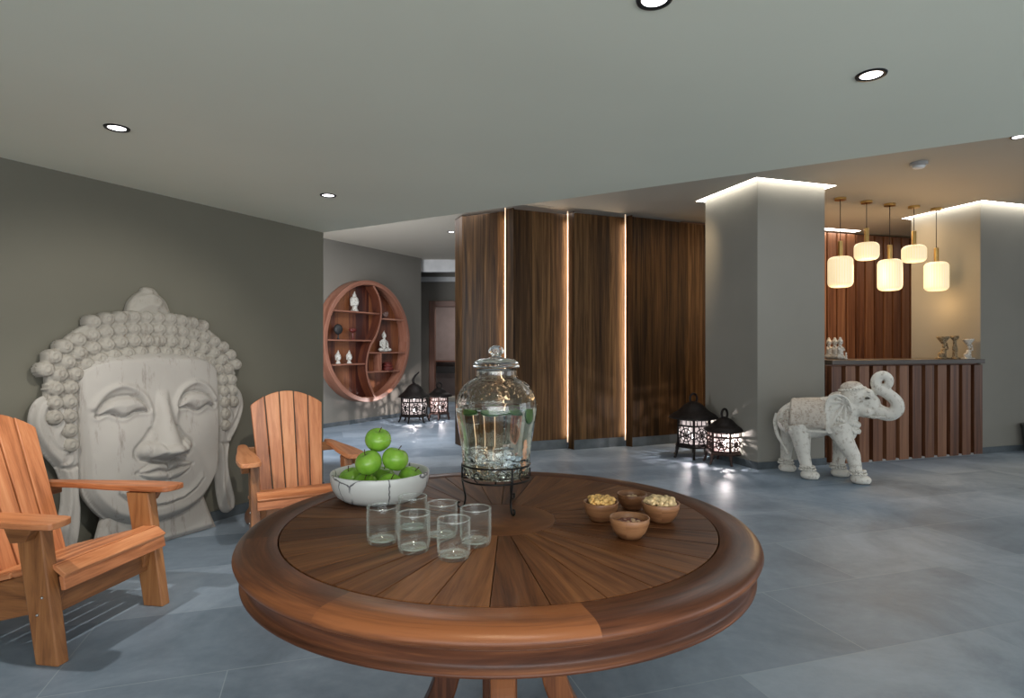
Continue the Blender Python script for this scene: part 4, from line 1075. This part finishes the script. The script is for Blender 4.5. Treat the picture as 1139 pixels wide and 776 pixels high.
# ------------------------------------------------------------------ figurines on the counter
rB=math.atan2(dB.y,dB.x)
def on_counter(px,off=.3):
    o=CT+bB*off; k=(px-CX)/F; s=(k*o.y-o.x)/(dB.x-k*dB.y); p=o+dB*s; return Vector((p.x,p.y,1.131))
def kneel(h,tall=False):
    s=h/.25; b=MB()
    b.box((0,0,.008*s),((.15 if not tall else .07)*s,.08*s,.016*s))
    if not tall:
        b.ell((-.02*s,0,.05*s),(.05*s,.035*s,.028*s)); b.tube([(-.06*s,0,.02*s),(-.035*s,0,.06*s),(.02*s,0,.05*s),(.045*s,0,.02*s)],[.014*s,.018*s,.018*s,.012*s],8)
        b.tube([(0,0,.05*s),(.01*s,0,.11*s)],[.03*s,.026*s],10); b.ell((.012*s,0,.145*s),.021*s)
        for sy in(-1,1): b.tube([(.01*s,sy*.02*s,.11*s),(.05*s,sy*.02*s,.105*s),(.03*s,sy*.02*s,.18*s)],.009*s,6)
        b.lathe([(0,.165*s),(.012*s,.165*s),(.03*s,.19*s),(.062*s,.235*s),(.064*s,.25*s),(.055*s,.25*s),(.02*s,.205*s),(0,.20*s)],18)
    else:
        b.tube([(0,0,.01),(0,0,.09*s),(0,0,.13*s),(0,0,.17*s)],[.026*s,.019*s,.024*s,.012*s],10); b.ell((0,0,.175*s),.019*s)
        for sy in(-1,1): b.tube([(sy*.024*s,0,.14*s),(sy*.034*s,0,.10*s),(sy*.01*s,-.02*s,.085*s)],.008*s,6)
        b.lathe([(0,.19*s),(.01*s,.19*s),(.04*s,.225*s),(.042*s,.25*s),(.036*s,.25*s),(.012*s,.21*s),(0,.21*s)],16)
    return b
gg='small figurines on the reception counter'
statue('kneeling_figurine',kneel(.27),M_figd,on_counter(1049,.17),'kneeling figurine lifting a wide bowl, leftmost of three on counter','figurine',gg,.0055,rB)
statue('standing_figurine',kneel(.28,True),M_figd,on_counter(1062,.12),'slim standing figurine holding a bowl, middle of three on counter','figurine',gg,.0055,rB)
statue('kneeling_figurine',kneel(.24),M_fig,on_counter(1077,.07),'pale kneeling figurine with flat bowl at right end of counter','figurine',gg,.0055,rB)
def monk(h):
    s=h/.25; b=MB()
    b.ell((0,0,.03*s),(.05*s,.04*s,.03*s)); b.ell((.03*s,-.02*s,.02*s),(.035*s,.03*s,.02*s)); b.tube([(0,0,.03*s),(0,0,.10*s),(0,0,.15*s)],[.035*s,.03*s,.018*s],10)
    for sy in(-1,1): b.tube([(sy*.028*s,0,.14*s),(sy*.04*s,-.02*s,.10*s),(sy*.008*s,-.03*s,.13*s)],.010*s,6)
    b.ell((0,0,.19*s),(.028*s,.03*s,.036*s)); b.ell((0,0,.225*s),(.014*s,.014*s,.02*s))
    return b
for i,(px,of,lb) in enumerate([(922,.44,'white kneeling figurine by the column, leftmost of a row of three'),(928.5,.31,'white kneeling figurine in the middle of the left row of three'),(934.5,.18,'white kneeling figurine, rightmost of the left row beside small figure'),(941,.09,'tiny pale crouching figurine at the end of the left row')]):
    statue('crouching_figurine' if i==3 else 'kneeling_figurine',monk(.26 if i<3 else .09),M_fig,on_counter(px,of),lb,'figurine',gg,.0055,rB)
# planter at right edge
p=floor_pt(1141,503); b=MB(); b.lathe([(0,0),(.10,0),(.115,.02),(.135,.28),(.145,.33),(.13,.345),(.115,.33),(.11,.30),(0,.30)],32); o=b.build('floor_planter',M_greyd); o.location=p+Vector((.13,0,0)); tag(o,'dark grey rounded planter cut off by the right edge of the photo','planter')

# ------------------------------------------------------------------ lights
w=bpy.data.worlds.new('World'); bpy.context.scene.world=w; w.use_nodes=True
bg=w.node_tree.nodes['Background']; bg.inputs[0].default_value=(.86,.93,1,1); bg.inputs[1].default_value=1.0
def area(nm,loc,tgt,sx,sy,e,col):
    L=bpy.data.lights.new(nm,'AREA'); L.shape='RECTANGLE'; L.size=sx; L.size_y=sy; L.energy=e; L.color=col
    o=bpy.data.objects.new(nm,L); C.objects.link(o); o.location=loc; o.rotation_euler=(Vector(tgt)-Vector(loc)).to_track_quat('-Z','Y').to_euler(); return o
area('fill_light',(1.0,-2.6,.9),(0.6,3,2.4),6,1.6,135,(.95,.97,1))  # unseen fill lamp behind the camera, added to brighten the ceiling
area('fill_light',(7.0,1.0,1.3),(2,4.5,1.3),4,2.2,60,(.88,.95,1))  # second added fill lamp, unseen, from the open right side
area('hall_fill',(3.0,5.0,2.95),(3.0,4.6,0),3,1.4,26,(.92,.96,1))  # fill lamp added over the middle of the hall
area('hall_fill',(-.3,8.6,2.95),(-.3,8.6,0),2.2,2.2,70,(.95,.97,1))  # added fill for the far hall, no fitting there
area('corridor_fill',(-2.75,6.6,1.5),(-1.2,11.0,1.9),1.4,1.8,90,(.93,.96,1))  # fill lamp added out of sight behind the left wall end
area('corridor_fill',(-.9,13.9,2.6),(-.9,13.9,0),1.0,1.0,25,(1,.95,.9))  # unseen fill lamp past the doorway
area('desk_fill',(4.4,7.9,2.9),(4.6,8.4,0),1.8,.5,22,(1,.70,.40))  # warm fill added at the reception, on top of the pendant lamps
spot((-2.2,2.2,2.2),70,1.6,tgt=(-1.5,3.3,0),size=.03)
spot((-.75,2.5,2.2),80,1.3,tgt=(-2.35,3.6,.7),size=.04)
spot((.3,.3,2.2),20,1.6,tgt=(.0,1.9,.6),size=.04)
spot((-.05,.55,2.24),34,.85,tgt=(-.1,1.05,.7),size=.05,col=(1,.78,.5),blend=1)
spot((1.7,6.5,2.95),60,1.3,tgt=(2.3,7.9,1.9),size=.06,col=(1,.76,.48),blend=1)

# ------------------------------------------------------------------ camera
cam=bpy.data.cameras.new('Camera'); cam.sensor_width=36; cam.lens=36*F/1139; co=bpy.data.objects.new('Camera',cam); C.objects.link(co)
co.location=(0,0,H); co.rotation_euler=(PI/2,0,0); bpy.context.scene.camera=co; cam.clip_start=.05
sc=bpy.context.scene; sc.view_settings.view_transform='Standard'; sc.view_settings.look='None'; sc.view_settings.exposure=0
sc.cycles.max_bounces=14; sc.cycles.transmission_bounces=12; sc.cycles.transparent_max_bounces=32; sc.cycles.sample_clamp_indirect=4
sc.cycles.use_denoising=True
